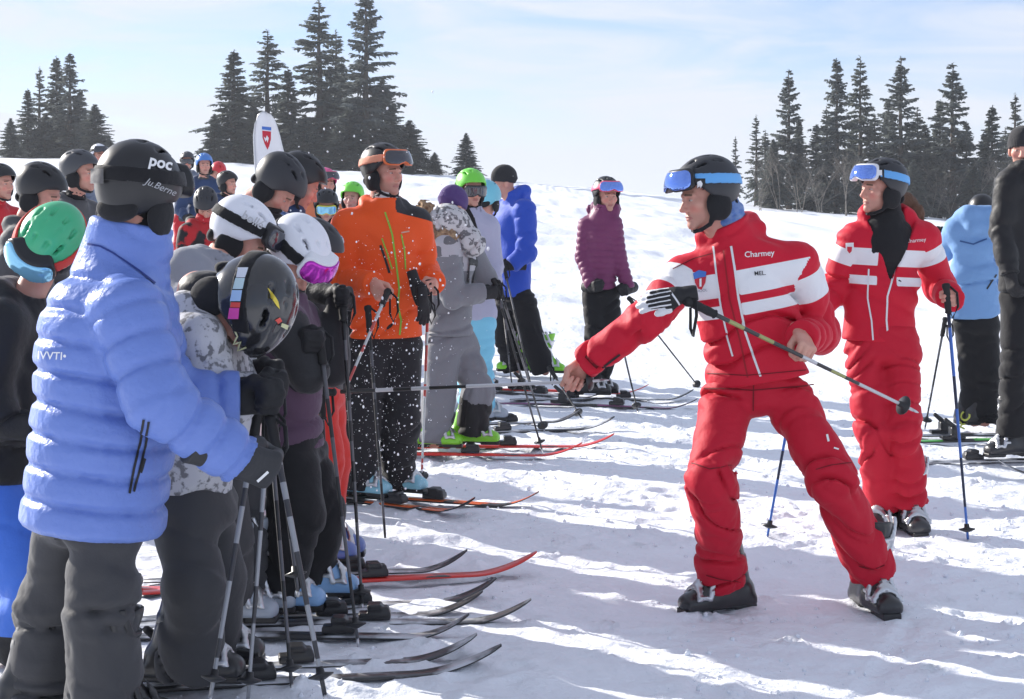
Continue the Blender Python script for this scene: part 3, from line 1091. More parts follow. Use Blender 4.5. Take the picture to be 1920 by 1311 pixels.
RUBBER = mat('grip_rubber', (.016, .016, .017), .7, bump=[(250, .3, .002)])
def pole(label, top, tip, m, over=.055, strap=True, radius=.0082, basket=.036, grip_m=None, seq=None):
    top = np.asarray(top, float); tip = np.asarray(tip, float)
    d = nrm(tip - top); L = np.linalg.norm(tip - top)
    root = empty('ski_pole', tip)
    tag(root, label, 'ski pole', 'ski poles in the group')
    o = tip
    n = 15
    ts = np.linspace(.10, .975, n)
    V, Q = tube([top + d * L * t - o for t in ts], [radius * (1 - .35 * t) for t in ts], 10)
    rs = random.Random(label)
    per = [1 if rs.random() < .38 else 0 for _ in range(n - 1)]
    if seq: per = [seq[int(i * len(seq) / (n - 1))] for i in range(n - 1)]
    midx = [per[i] for i in range(n - 1) for _ in range(10)] + [0, 0]
    obj('shaft', mesh_from('shaft', V, Q, list(m), midx=midx), root)
    V, Q = tube([tip - d * L * .028 - o, tip - d * L * .012 - o, tip - o], [radius * .68, radius * .6, .002], 8)
    obj('tip', mesh_from('tip', V, Q, STEEL), root)
    g0 = top - d * over * .6
    gr = [(0, .009), (.004, .0175), (.016, .019), (.03, .0145), (.05, .0158), (.075, .0142), (.1, .0155), (.122, .0135), (.128, .0165), (.134, .010)]
    V, Q = tube([g0 + d * a - o for a, r in gr], [r for a, r in gr], 10)
    gp = obj('grip', mesh_from('grip', V, Q, grip_m or RUBBER), root)
    b0 = tip - d * .075
    V, Q = tube([b0 - o - d * .022, b0 - o - d * .006, b0 - o, b0 - o + d * .004, b0 - o + d * .014], [.010, .012, basket, basket * .96, .009], 14)
    obj('basket', mesh_from('basket', V, Q, BLACK_PLASTIC), root)
    if strap:
        e1 = nrm(np.cross(d, [0.2, 1, 0.1])); dn = np.array([0, 0, -1.0])
        a = g0 + d * .016 + e1 * .016
        pts = [a, a + e1 * .03 + dn * .03, a + e1 * .035 + dn * .09, a + e1 * .012 + dn * .14, a - e1 * .004 + dn * .1, a - e1 * .004 + dn * .03]
        V, Q = tube([p - o for p in pts], [.005, .006, .006, .006, .006, .005], 6)
        obj('wrist_strap', mesh_from('wrist_strap', V, Q, BLACK_PAD), gp)
    return root

def ski_mesh(L, tip_rise, top, edge, base):
    n = 30
    V, Q, mi = [], [], []
    xs = np.concatenate([np.linspace(0, L * .82, 18), np.linspace(L * .84, L, 13)])
    for x in xs:
        t = x / L
        w = .030 + .010 * (2 * abs(t - .46)) ** 2
        if t < .03: w *= .55 + 15 * t
        if t > .86: w *= math.sqrt(max(1 - ((t - .86) / .14) ** 2.0, 0.02))
        z = .004 + (tip_rise * ((x - L * .84) / (L * .16)) ** 1.9 if x > L * .84 else 0)
        th = .007 + .010 * max(0, 1 - abs(t - .45) / .42)
        V += [(x, -w, z), (x, -w * .985, z + th * .6), (x, -w * .80, z + th), (x, w * .80, z + th), (x, w * .985, z + th * .6), (x, w, z)]
    m = len(xs)
    for i in range(m - 1):
        for j in range(6):
            k = (j + 1) % 6
            Q.append((i * 6 + j, (i + 1) * 6 + j, (i + 1) * 6 + k, i * 6 + k))
            mi.append({0: 1, 1: 0, 2: 0, 3: 0, 4: 1, 5: 2}[j] if True else 0)
    Q.append((0, 1, 2, 3, 4, 5)); Q.append(tuple(range((m - 1) * 6, m * 6))[::-1]); mi += [1, 1]
    return V, Q, mi

_f = Field((-.06, -.06, 0), (.16, .06, .09), .006)
_bx = lambda c, hsz: (lambda p: np.max(np.abs(p - np.array(c)) - np.array(hsz), axis=-1))
for c, hs_ in (((.03, 0, .018), (.055, .030, .012)), ((.045, 0, .036), (.035, .026, .014)), ((.03, 0, .052), (.024, .034, .008))):
    _f.add(_bx(c, hs_), np.array(c) - .1, np.array(c) + .1, .012)
TOE_B = _f.mesh()
_f = Field((-.16, -.06, 0), (.06, .06, .15), .006)
for c, hs_ in (((-.04, 0, .018), (.075, .028, .012)), ((-.03, 0, .050), (.028, .032, .030)),):
    _f.add(_bx(c, hs_), np.array(c) - .15, np.array(c) + .15, .014)
add_cone(_f, (-.02, 0, .07), (-.085, 0, .125), .017, .013, .01)
HEEL_B = _f.mesh()

SKI_EDGE = mat('ski_edge', (.03, .03, .032), .4, spec=.5)
SKI_BASE = mat('ski_base', (.02, .02, .022), .5)
def ski(label, tip_px, boot_px, top, L=1.62, bind=None, rise=.11, tip_z=0.0, side=None):
    a = G(*boot_px); b = G(*tip_px) if len(tip_px) == 2 else np.array(tip_px)
    d = b - a
    yaw = math.atan2(d[1], d[0]); pitch = math.atan2(d[2], math.hypot(d[0], d[1]))
    dist = np.linalg.norm(d)
    L = min(max(dist / .53, 1.25), 1.75)
    loc = b - nrm(d) * L
    foot = min(max(1 - dist / L, .3), .55)
    V, Q, mi = ski_mesh(L, rise, top, SKI_EDGE, SKI_BASE)
    o = obj('ski', mesh_from('ski', V, Q, [top, side or SKI_EDGE, SKI_BASE], midx=mi, smooth=False))
    o.location = [float(c) for c in loc + np.array([0, 0, .004])]
    o.rotation_euler = (0, -pitch, yaw)
    tag(o, label, 'ski', 'skis pointing across the snow')
    bm_ = bind or BLACK_PLASTIC
    obj('toe_binding', shared('toeb', 'toe_binding', TOE_B, bm_), o, Matrix.Translation((L * foot + .175, 0, .016)))
    obj('heel_binding', shared('heelb', 'heel_binding', HEEL_B, bm_), o, Matrix.Translation((L * foot - .165, 0, .016)))
    return o, a, yaw

# ------------------------------------------------------------------ print and trim laid on cloth and shells
def bvh_of(o):
    me = o.data
    M = wmat(o)
    return BVHTree.FromPolygons([M @ v.co for v in me.vertices], [tuple(p.vertices) for p in me.polygons])
_bvh = {}
def project(o, pxy, off):
    if o.name not in _bvh:
        _bvh[o.name] = bvh_of(o)
    t = _bvh[o.name]
    org = Vector((0, 0, H))
    d = (Vector(P(pxy[0], pxy[1], 5.0)) - org).normalized()
    hit, nor, _, _ = t.ray_cast(org, d)
    if hit is None:
        return None
    if nor.dot(d) > 0:
        nor = -nor
    return hit + nor * off

def laid_mesh(name, o, V2, faces, m, off, label=None):
    P3 = []
    last = None
    pts = [project(o, v, off) for v in V2]
    ok = [p for p in pts if p is not None]
    if not ok:
        return None
    for p, v in zip(pts, V2):
        if p is None:
            j = min((i for i in range(len(pts)) if pts[i] is not None), key=lambda i: (V2[i][0] - v[0]) ** 2 + (V2[i][1] - v[1]) ** 2)
            p = pts[j] + (Vector(P(v[0], v[1], pts[j].y)) - Vector(P(V2[j][0], V2[j][1], pts[j].y)))
        P3.append(p)
    inv = wmat(o).inverted()
    c = obj(name, mesh_from(name, np.array([list(inv @ p) for p in P3]), faces, m, smooth=False), o)
    if label: c['label'] = label
    return c

def patch(name, o, poly, m, off=.0022, step=7.0, label=None):
    poly = [tuple(map(float, p)) for p in poly]
    pts = []
    n = len(poly)
    for i in range(n):
        a, b = poly[i], poly[(i + 1) % n]
        k = max(1, int(math.hypot(b[0] - a[0], b[1] - a[1]) / step))
        for j in range(k):
            pts.append((a[0] + (b[0] - a[0]) * j / k, a[1] + (b[1] - a[1]) * j / k))
    nb = len(pts)
    xs = [p[0] for p in poly]; ys = [p[1] for p in poly]
    def inside(x, y):
        c = False
        for i in range(n):
            (x1, y1), (x2, y2) = poly[i], poly[(i + 1) % n]
            if (y1 > y) != (y2 > y) and x < (x2 - x1) * (y - y1) / (y2 - y1) + x1:
                c = not c
        return c
    y = min(ys) + step * .5
    while y < max(ys):
        x = min(xs) + step * .5
        while x < max(xs):
            if inside(x, y) and min((px - x) ** 2 + (py - y) ** 2 for px, py in pts[:nb]) > (step * .4) ** 2:
                pts.append((x, y))
            x += step
        y += step
    r = delaunay_2d_cdt([Vector(p) for p in pts], [], [list(range(nb))], 1, 1e-4)
    return laid_mesh(name, o, [tuple(v) for v in r[0]], [tuple(f)[::-1] for f in r[2]], m, off, label)

def strip(name, o, line, w, m, off=.003, step=6.0, label=None):
    pts = []
    for a, b in zip(line[:-1], line[1:]):
        k = max(1, int(math.hypot(b[0] - a[0], b[1] - a[1]) / step))
        pts += [(a[0] + (b[0] - a[0]) * j / k, a[1] + (b[1] - a[1]) * j / k) for j in range(k)]
    pts.append(line[-1])
    V, Fc = [], []
    for i, p in enumerate(pts):
        a = pts[max(i - 1, 0)]; b = pts[min(i + 1, len(pts) - 1)]
        dx, dy = b[0] - a[0], b[1] - a[1]
        l = math.hypot(dx, dy) or 1
        V += [(p[0] - dy / l * w / 2, p[1] + dx / l * w / 2), (p[0] + dy / l * w / 2, p[1] - dx / l * w / 2)]
    for i in range(len(pts) - 1):
        Fc.append((2 * i, 2 * i + 1, 2 * i + 3, 2 * i + 2))
    return laid_mesh(name, o, V, Fc, m, off, label)

def lettering(text, o, at, size, right=(1, 0), m=None, off=.003, shear=0.0, name='lettering', bold=0.0):
    cu = bpy.data.curves.new('lettering', 'FONT')
    cu.body = text
    cu.size = 1.0
    cu.resolution_u = 3
    cu.offset = bold
    t = bpy.data.objects.new('lettering_source', cu)
    me = bpy.data.meshes.new_from_object(t)
    vs = [(v.co.x, v.co.y) for v in me.vertices]
    fs = [tuple(p.vertices) for p in me.polygons]
    bpy.data.objects.remove(t); bpy.data.curves.remove(cu); bpy.data.meshes.remove(me)
    l = math.hypot(*right); rx, ry = right[0] / l, right[1] / l
    ux, uy = ry, -rx
    V2 = [(at[0] + size * (x * rx + y * (ux + shear * rx)), at[1] + size * (x * ry + y * (uy + shear * ry))) for x, y in vs]
    return laid_mesh(name, o, V2, fs, m or WHITE_PRINT, off)
# ------------------------------------------------------------------ the snow
def axis(fine_lo, fine_hi, step, out_lo, out_hi, g=1.06):
    a = list(np.arange(fine_lo, fine_hi + 1e-6, step))
    s = step
    while a[-1] < out_hi:
        s *= g
        a.append(a[-1] + s)
    s = step
    b = []
    x = fine_lo
    while x > out_lo:
        s *= g
        x -= s
        b.append(x)
    return np.array(b[::-1] + a)
gx = axis(-2.6, 2.6, 0.021, -1500, 1500, 1.055)
gy = axis(4.4, 8.6, 0.018, -60, 2600, 1.0145)
GX, GY = np.meshgrid(gx, gy, indexing='ij')
GZ = ground(GX, GY) + snow_relief(GX, GY)
def dent(x0, y0, yaw, ln, wd, dep, rim=.35):
    r = ln * .5 + .12
    i0, i1 = np.searchsorted(gx, [x0 - r, x0 + r]); j0, j1 = np.searchsorted(gy, [y0 - r, y0 + r])
    if i1 - i0 < 2 or j1 - j0 < 2:
        return
    X = GX[i0:i1, j0:j1] - x0; Y = GY[i0:i1, j0:j1] - y0
    u = X * math.cos(yaw) + Y * math.sin(yaw); v = -X * math.sin(yaw) + Y * math.cos(yaw)
    q = np.maximum(np.abs(u) - (ln - wd) * .5, 0)
    e = np.sqrt(q * q + v * v) / (wd * .5)
    e = e + .18 * noise2(GX[i0:i1, j0:j1] * 17, GY[i0:i1, j0:j1] * 17, 71)
    GZ[i0:i1, j0:j1] += -dep * np.clip(1.15 - e, 0, 1) ** .7 + dep * rim * np.exp(-((e - 1.35) / .28) ** 2)
trk = np.random.RandomState(3)
for _ in range(30):                                     # grooves left by skis crossing the flat
    dent(-.2 + trk.rand() * 3.2, 4.9 + trk.rand() * 8, trk.randn() * .55, 1.0 + trk.rand() * 2.0, .07 + trk.rand() * .04, .005 + .007 * trk.rand())
for _ in range(130):                                    # boot prints
    dent(-.6 + trk.rand() * 4.2, 4.7 + trk.rand() * 7, trk.rand() * 6.28, .28 + .06 * trk.rand(), .10 + .03 * trk.rand(), .005 + .012 * trk.rand())
for _ in range(150):                                    # pole holes and pits
    dent(-1.2 + trk.rand() * 4, 4.7 + trk.rand() * 6, 0, .05, .05 + .03 * trk.rand(), .012 + .014 * trk.rand(), .5)
nx, ny = GX.shape
ii = np.arange(nx * ny).reshape(nx, ny)
gq = np.stack([ii[:-1, :-1], ii[1:, :-1], ii[1:, 1:], ii[:-1, 1:]], -1).reshape(-1, 4)
SNOW = mat('snow', (.80, .83, .89), .55, bump=[(3.2, .35, .05), (11, .55, .03), (38, .5, .012), (170, .35, .004)], spec=.25, var=(.35, (.83, .85, .89), .6))
tag(obj('snow_ground', mesh_from('snow_ground', np.stack([GX, GY, GZ], -1).reshape(-1, 3), gq, SNOW)), kind='structure')

# ------------------------------------------------------------------ trees
NEEDLE = mat('spruce_needles', (.092, .112, .112), .75, var=(.9, (.15, .16, .13), .8), spec=.15)
NEEDLE2 = mat('spruce_needles_cool', (.095, .115, .122), .75, var=(.8, (.15, .16, .14), .8), spec=.15)
for m_ in (NEEDLE, NEEDLE2):                            # light filters through the sprays from behind
    n_, l_ = m_.node_tree.nodes, m_.node_tree.links
    tr_ = n_.new('ShaderNodeBsdfTranslucent')
    src_ = n_['Principled BSDF'].inputs['Base Color'].links[0].from_socket
    l_.new(src_, tr_.inputs['Color'])
    mx_ = n_.new('ShaderNodeMixShader'); mx_.inputs['Fac'].default_value = .5
    l_.new(n_['Principled BSDF'].outputs[0], mx_.inputs[1]); l_.new(tr_.outputs[0], mx_.inputs[2])
    l_.new(mx_.outputs[0], n_['Material Output'].inputs['Surface'])
BARK = mat('spruce_bark', (.075, .060, .050), .9, bump=[(12, .6, .03)], var=(3, (.13, .11, .095), .7))
GREYBARK = mat('birch_bark', (.27, .245, .215), .9, bump=[(12, .5, .02)], var=(2, (.13, .115, .10), .8))

def spruce_meshes(seed, hgt=14.0, width=.19, droop=.55, dens=1.0, bare=.06, gap=.35, upturn=.5, nm=NEEDLE):
    rs = np.random.RandomState(seed)
    V, Q = tube([(rs.randn() * .02, rs.randn() * .02, z) for z in np.linspace(-.5, hgt, 9)], list(np.linspace(.24, .025, 9) * hgt / 14), 8)
    trunk_parts = [(V, Q)]
    cv, cq = [], []
    z = hgt * bare
    Lmax = hgt * width
    gap *= .82
    def card(p, d, ln, wd, nrm_hint):
        d = nrm(d)
        s = nrm(np.cross(d, nrm_hint))
        b = len(cv)
        k1 = p + d * ln * .45 + s * wd; k2 = p + d * ln * .45 - s * wd
        cv.extend([p, k1, p + d * ln, k2])
        cq.append((b, b + 1, b + 2, b + 3))
    while z < hgt * .985:
        t = z / hgt
        env = (1 - t) ** .82 * min(1.0, .62 + 2.2 * t) * (.80 + .4 * rs.rand())
        nb = rs.randint(6, 9) if t < .9 else 5
        a0 = rs.rand() * 6.28
        for b in range(nb):
            if rs.rand() > dens:
                continue
            L = max(.18, Lmax * env * (.62 + .55 * rs.rand()))
            a = a0 + b * 6.283 / nb + rs.randn() * .25
            h = np.array([math.cos(a), math.sin(a), 0])
            dz_ = rs.randn() * gap * .42
            if rs.rand() < .16: L *= .45
            if rs.rand() < .08: L *= 1.3
            sag = droop * L * (1 - .7 * t) * (.45 + 1.0 * rs.rand())
            rise = (.10 + .55 * t) * L
            ps = []
            for q in np.linspace(0, 1, 6):
                zz = z + rise * q - sag * 1.6 * q * q + upturn * sag * max(0, q - .6) ** 1.0
                ps.append(h * L * q + np.array([0, 0, zz + dz_]))
            trunk_parts.append(tube(ps[:5], [max(.010, .014 * L) * (1 - .19 * i) for i in range(5)], 3, False))
            ns = max(4, int(L / .125))
            side = np.cross(h, [0, 0, 1])
            for i in range(ns):
                q = .16 + .84 * (i + rs.rand() * .7) / ns
                j = min(int(q * 5), 4); fq = q * 5 - j
                p = ps[j] * (1 - fq) + ps[j + 1] * fq
                tw = (.16 + .30 * L * (1 - q) ** .8 + .06) * (.7 + .6 * rs.rand())
                tw = min(tw, .75)
                for sg in (-1, 1):
                    d = h * (.55 + .3 * rs.rand()) + side * sg * (.7 + .3 * rs.rand()) + np.array([0, 0, -.35 - .35 * rs.rand()])
                    card(p, d, tw, .075 + .04 * rs.rand(), np.array([rs.randn() * .7, rs.randn() * .7, 1]))
                card(p, h * .35 + np.array([rs.randn() * .25, rs.randn() * .25, -.9]), tw * (.55 + .6 * rs.rand()), .065 + .04 * rs.rand(), np.array([rs.randn(), rs.randn(), .1]))
                card(p, h * .9 + np.array([rs.randn() * .3, rs.randn() * .3, .12]), tw * .7, .05, np.array([rs.randn(), rs.randn(), .6]))
        z += gap * (.75 + .5 * rs.rand()) * (1 if t < .75 else .7)
    for k in range(14):
        card(np.array([0, 0, hgt - .5 + .045 * k]), np.array([rs.randn() * .5, rs.randn() * .5, .8]), .22, .03, np.array([rs.randn(), rs.randn(), .3]))
    tv, tq = merge(trunk_parts)
    return (mesh_from('trunk', np.array(tv), tq, BARK), mesh_from('crown', np.array(cv), np.array(cq), nm, smooth=False))

SPR = [spruce_meshes(1, width=.155, gap=.40),
       spruce_meshes(2, width=.175, gap=.50, dens=.86, nm=NEEDLE2),
       spruce_meshes(3, width=.20, gap=.56, dens=.80, droop=.34, bare=.12, upturn=.9, nm=NEEDLE2),
       spruce_meshes(4, width=.145, gap=.66, dens=.66, droop=.5, bare=.2),
       spruce_meshes(5, width=.26, gap=.34, dens=.95, droop=.4, bare=.0),
       spruce_meshes(6, width=.205, gap=.62, dens=.74, droop=.62, bare=.16)]

def tree(px, top_py, d, kind, label, yaw=None, wide=1.0, group='spruces along the crest of the slope'):
    x = (px - CX) / F * d
    z0 = gz(x, d)
    ztop = H - (top_py - HY) / F * d
    s = (ztop - z0) / 14.0
    root = empty('spruce_tree', (x, d, z0))
    tag(root, label, 'tree', group)
    root.scale = (s * wide, s * wide, s)
    root.rotation_euler = (0, 0, random.random() * 6.28 if yaw is None else yaw)
    obj('trunk', SPR[kind][0], root)
    obj('crown', SPR[kind][1], root)

TREES = [
    # left clump on the crest
    (20, 222, 142, 4, 'low wide spruce at the left edge of the left clump, mostly cut by the frame', 1.0),
    (52, 168, 146, 0, 'dark spruce second from the left edge, shorter than the twin spires beside it', 1.0),
    (74, 128, 150, 3, 'slim spire spruce, left one of the two tallest in the left clump', .9),
    (106, 108, 151, 0, 'narrow spruce with a needle thin top in the middle of the left clump', .9),
    (131, 103, 147, 1, 'tallest spruce of the left clump with a bare straight stem showing', 1.0),
    (178, 196, 143, 4, 'short bushy spruce at the right foot of the left clump', 1.15),
    (205, 258, 141, 4, 'very low spruce bush trailing right of the left clump', 1.2),
    # middle clump
    (438, 96, 142, 0, 'broad cone shaped spruce at the left of the big clump behind the white flag', 1.25),
    (402, 214, 140, 4, 'low spruce bush at the left foot of the big clump', 1.0),
    (502, 58, 148, 5, 'open topped spruce rising right above the white flag', 1.0),
    (540, 130, 144, 0, 'dark dense spruce just right of the white flag', 1.1),
    (598, 2, 145, 5, 'tall ragged spruce whose top touches the upper edge, left of the tallest', 1.05),
    (630, 60, 152, 3, 'thin spruce half hidden between the two tallest trees', 1.0),
    (686, -22, 141, 2, 'tallest spruce with a heavy dark stem, its top cut off by the frame', .92),
    (716, 150, 146, 4, 'mid height bushy spruce under the tallest one, behind the black helmet with orange goggles', 1.0),
    (768, 226, 141, 4, 'low spruce at the right end of the big clump with branches sweeping out', 1.35),
    (655, 205, 139, 4, 'low dense spruce filling the foot of the big clump', 1.3),
    (570, 215, 139, 4, 'low dense spruce at the foot of the big clump, right of the flag', 1.3),
    (815, 286, 140, 4, 'tiny spruce bush at the far right foot of the big clump', 1.3),
    (874, 250, 141, 4, 'small lone spruce standing by itself on the crest above the lime helmet', .95),
    # right clump
    (1379, 258, 128, 3, 'thin young spruce at the left end of the right wood, beside the red instructor\'s helmet', .8),
    (1418, 218, 136, 3, 'sparse grey spruce second from the left of the right wood', 1.0),
    (1479, 134, 135, 2, 'spruce with a dark stepped crown, first tall one of the right wood', .92),
    (1569, 114, 134, 1, 'slim tall spruce left of a close twin, above the woman instructor\'s goggles', .9),
    (1613, 108, 139, 5, 'slim tall spruce right of its twin, behind the woman instructor\'s helmet', .85),
    (1689, 110, 133, 2, 'tall spruce with upswept arms rising behind the woman instructor\'s shoulder', .95),
    (1786, 122, 133, 2, 'wide armed spruce with gaps of sky, last tall one before the right edge', 1.08),
    (1735, 235, 137, 0, 'shorter dark spruce between the two upswept ones', 1.2),
    (1640, 215, 141, 5, 'half height spruce hidden behind the woman instructor\'s helmet', 1.2),
    (1530, 235, 139, 1, 'half height spruce filling the gap left of the slim twins', 1.1),
    (1450, 262, 131, 4, 'low spruce at the foot of the right wood, left part', .9),
    (1860, 200, 130, 0, 'narrow pointed spruce near the right edge above the light blue jacket', 1.1),
    (1903, 178, 136, 3, 'faint spruce at the right edge behind the black jacket', 1.0),
    (1825, 300, 127, 4, 'low spruce at the foot of the right wood behind the light blue jacket', 1.0),
    (1712, 300, 126, 4, 'low dark spruce right of the woman instructor\'s helmet', .9),
    (1498, 225, 140, 0, 'slim spruce in the back row left of the twin tall ones', 1.0),
    (1550, 200, 143, 5, 'spruce in the back row behind the left slim twin', 1.0),
    (1600, 225, 144, 0, 'spruce in the back row behind the woman instructor\'s goggles', 1.0),
    (1665, 190, 142, 1, 'spruce in the back row left of the upswept tall one', 1.0),
    (1720, 205, 143, 5, 'spruce in the back row right of the upswept tall one', 1.1),
    (1762, 190, 141, 0, 'spruce in the back row left of the wide armed one', 1.0),
    (1812, 230, 142, 1, 'spruce in the back row right of the wide armed one', 1.0),
    (1845, 250, 139, 0, 'low spruce in the back row left of the narrow pointed one', 1.1),
    (1885, 240, 140, 5, 'spruce in the back row left of the faint one at the right edge', 1.0),
    (1435, 245, 141, 5, 'low spruce in the back row at the left end of the right wood', 1.0),
    (85, 215, 146, 4, 'low spruce filling the foot of the left clump', 1.0),
    (150, 170, 150, 0, 'spruce at the back of the left clump, right of the tallest', 1.0),
    (475, 190, 146, 4, 'low spruce left of the white flag', 1.0),
    (610, 170, 147, 0, 'dark spruce filling the middle of the big clump', 1.2),
    (735, 195, 147, 0, 'dark spruce at the right rear of the big clump', 1.2),
    (640, 120, 149, 1, 'tall spruce at the back between the two tallest', 1.1),
]
for (px, ty, d, k, lb, wd) in TREES:
    tree(px, ty, d, k, lb, wide=wd * (1.78 if px < 950 else 1.52))

def bare_meshes(seed, hgt=8.0):
    rs = np.random.RandomState(seed)
    parts = []
    def grow(p, d, L, r, lev):
        pts = [p]
        q = p.copy(); dd = d.copy()
        for i in range(4):
            dd = nrm(dd + rs.randn(3) * .10 + np.array([0, 0, .06]))
            q = q + dd * L / 4
            pts.append(q.copy())
        parts.append(tube(pts, [r * (1 - .2 * i) for i in range(5)], 4 if lev else 6, False))
        if lev < 3:
            for k in range(7 if lev == 0 else 5):
                t = .22 + .75 * rs.rand()
                j = min(int(t * 4), 3)
                b = pts[j] + (pts[j + 1] - pts[j]) * (t * 4 - j)
                a = rs.rand() * 6.28
                nd = nrm(dd * (1.0 if lev else .9) + np.array([math.cos(a), math.sin(a), .15]) * .75)
                grow(b, nd, L * (.42 if lev == 0 else .5) * (.7 + .5 * rs.rand()), r * .42, lev + 1)
    for k in range(3):
        grow(np.array([rs.randn() * .3, rs.randn() * .3, -.2]), nrm(np.array([rs.randn() * .16, rs.randn() * .16, 1])), hgt * (.7 + .3 * rs.rand()), .055, 0)
    v, q = merge(parts)
    return mesh_from('branches', np.array(v), q, GREYBARK)
BARE = [bare_meshes(31), bare_meshes(32), bare_meshes(33)]
bl = [(1425, 322, 'low bare birch at the left end of the right wood'),
      (1462, 300, 'low bare birch thicket right of the first low spruce'), (1505, 300, 'bare birch left of the slim spruce twins'),
      (1540, 305, 'low bare birch left of the woman instructor\'s goggles'), (1590, 300, 'bare birch right above the woman instructor\'s goggles'),
      (1750, 310, 'bare birch right of the woman instructor\'s hair'), (1785, 315, 'low bare birch above the light blue jacket'),
      (1845, 312, 'bare birch above the light blue jacket\'s helmet'), (1880, 320, 'low bare birch beside the black jacket')]
for i, (px, ty, lb) in enumerate(bl):
    d = 122 + (i * 7) % 9
    x = (px - CX) / F * d
    z0 = gz(x, d)
    root = empty('bare_birch', (x, d, z0))
    s = (H - (ty - HY) / F * d - z0) / 8.0
    root.scale = (s * 1.1, s * 1.1, s)
    root.rotation_euler = (0, 0, i * 1.7)
    tag(root, lb, 'tree', 'bare birches in the right wood')
    obj('branches', BARE[i % 3], root)

# ------------------------------------------------------------------ feather flag
fd = 16.0
FLAGW = cloth('flag_cloth', (.80, .80, .82), .6)
SHIELD_R = mat('shield_red', (.55, .03, .05), .6)
SHIELD_B = mat('shield_blue', (.07, .18, .55), .6)
SHIELD_W = mat('shield_white', (.8, .8, .8), .6)
froot = empty('feather_flag', G(480, 800)); fd = 14.5
fb = P(482, 420, fd); fz = gz(fb[0], fd)
froot.location = (float(fb[0]), fd, fz)
tag(froot, 'white feather flag with a red and blue shield standing behind the black helmets', 'flag')
def fl(px, py): return np.array(P(px, py, fd)) - np.array(froot.location)
rows = [(211, 493, 500), (215, 486, 508), (224, 481, 515), (236, 479, 520), (255, 477, 526), (275, 477.5, 531), (295, 479, 536), (315, 480, 539), (340, 481, 541), (380, 481.5, 543), (430, 482, 543), (500, 482, 542), (580, 482, 541)]
V, Q = [], []
NF = 9
for (py, a, b) in rows:
    for j in range(NF):
        t = j / (NF - 1)
        p = fl(a + (b - a) * t, py)
        p[1] += .035 * math.sin(t * 5 + py * .02) * t
        V.append(p)
for i in range(len(rows) - 1):
    for j in range(NF - 1):
        Q.append((i * NF + j, i * NF + j + 1, (i + 1) * NF + j + 1, (i + 1) * NF + j))
fm = mesh_from('sail', np.array(V), Q, FLAGW)
sail = obj('sail', fm, froot)
so = sail.modifiers.new('thick', 'SOLIDIFY'); so.thickness = .004
V, Q = tube([np.array([0, 0, -.1]), np.array([0, 0, .6]), fl(480.5, 500), fl(480, 330), fl(476.2, 255), fl(479, 232), fl(484, 216), fl(492, 210), fl(500, 211)], [.016, .016, .013, .011, .009, .008, .007, .006, .005], 8)
obj('mast', mesh_from('mast', np.array(V), Q, STEEL), froot)
patch('shield_top', sail, [(491, 237), (509, 239), (509, 245), (491, 243)], SHIELD_B, off=.006)
patch('shield_field', sail, [(491.5, 245), (508.5, 247), (508, 262), (505, 274), (501.5, 281), (496, 270), (492, 258)], SHIELD_R, off=.006)
patch('shield_charge', sail, [(494, 256), (498, 260), (500, 254), (504, 259), (503.5, 262), (501, 268), (500, 262), (497.5, 266)], SHIELD_W, off=.008, step=3)

# ------------------------------------------------------------------ snow flicked into the air
rs = np.random.RandomState(5)
ico = np.array([(0, 0, 1), (.89, 0, .45), (.28, .85, .45), (-.72, .53, .45), (-.72, -.53, .45), (.28, -.85, .45), (.72, .53, -.45), (-.28, .85, -.45), (-.89, 0, -.45), (-.28, -.85, -.45), (.72, -.53, -.45), (0, 0, -1)])
icf = [(0,1,2),(0,2,3),(0,3,4),(0,4,5),(0,5,1),(1,6,2),(2,7,3),(3,8,4),(4,9,5),(5,10,1),(6,7,2),(7,8,3),(8,9,4),(9,10,5),(10,6,1),(6,11,7),(7,11,8),(8,11,9),(9,11,10),(10,11,6)]
V, Q = [], []
def fleck(px, py, d, r):
    b = len(V)
    V.extend(P(px, py, d) + ico * r * (.6 + .7 * rs.rand(12, 1)) * np.array([1, 1, .8 + .8 * rs.rand()]))
    Q.extend([(a + b, c + b, e + b) for a, c, e in icf])
for _ in range(800):
    px = 715 + rs.randn() * 52; py = 440 + rs.rand() ** .8 * 480
    fleck(px, py, 7.2 + rs.rand() * .5, .0010 + .0046 * rs.rand() ** 6)
for _ in range(110):
    fleck(830 + rs.randn() * 55, 400 + rs.rand() * 330, 7.6 + rs.rand() * .8, .0012 + .0055 * rs.rand() ** 5)
for _ in range(90):
    fleck(690 + rs.randn() * 130, 170 + rs.rand() * 260, 7.0 + rs.rand(), .0012 + .0052 * rs.rand() ** 3.5)
tag(obj('snow_spray', mesh_from('snow_spray', np.array(V), Q, mat('loose_snow', (.86, .88, .92), .6))), kind='stuff')

# crumbs of snow broken off by edges and boots
rs = np.random.RandomState(8)
V, Q = [], []
for _ in range(5200):
    y = 4.6 + 9 * rs.rand() ** 1.5; x = -1.6 + rs.rand() * (4.2 + .35 * y)
    if noise2(x * 1.1, y * 1.4, 55) + .5 * rs.rand() < .05:
        continue
    r = .003 + .011 * rs.rand() ** 5
    b = len(V)
    z = float(ground(x, y) + snow_relief(np.array([x]), np.array([y]))[0])
    V.extend(np.array([x, y, z + r * .25]) + ico * r * (.55 + .8 * rs.rand(12, 1)))
    Q.extend([(a + b, c + b, e + b) for a, c, e in icf])
tag(obj('snow_crumbs', mesh_from('snow_crumbs', np.array(V), Q, SNOW)), kind='stuff')
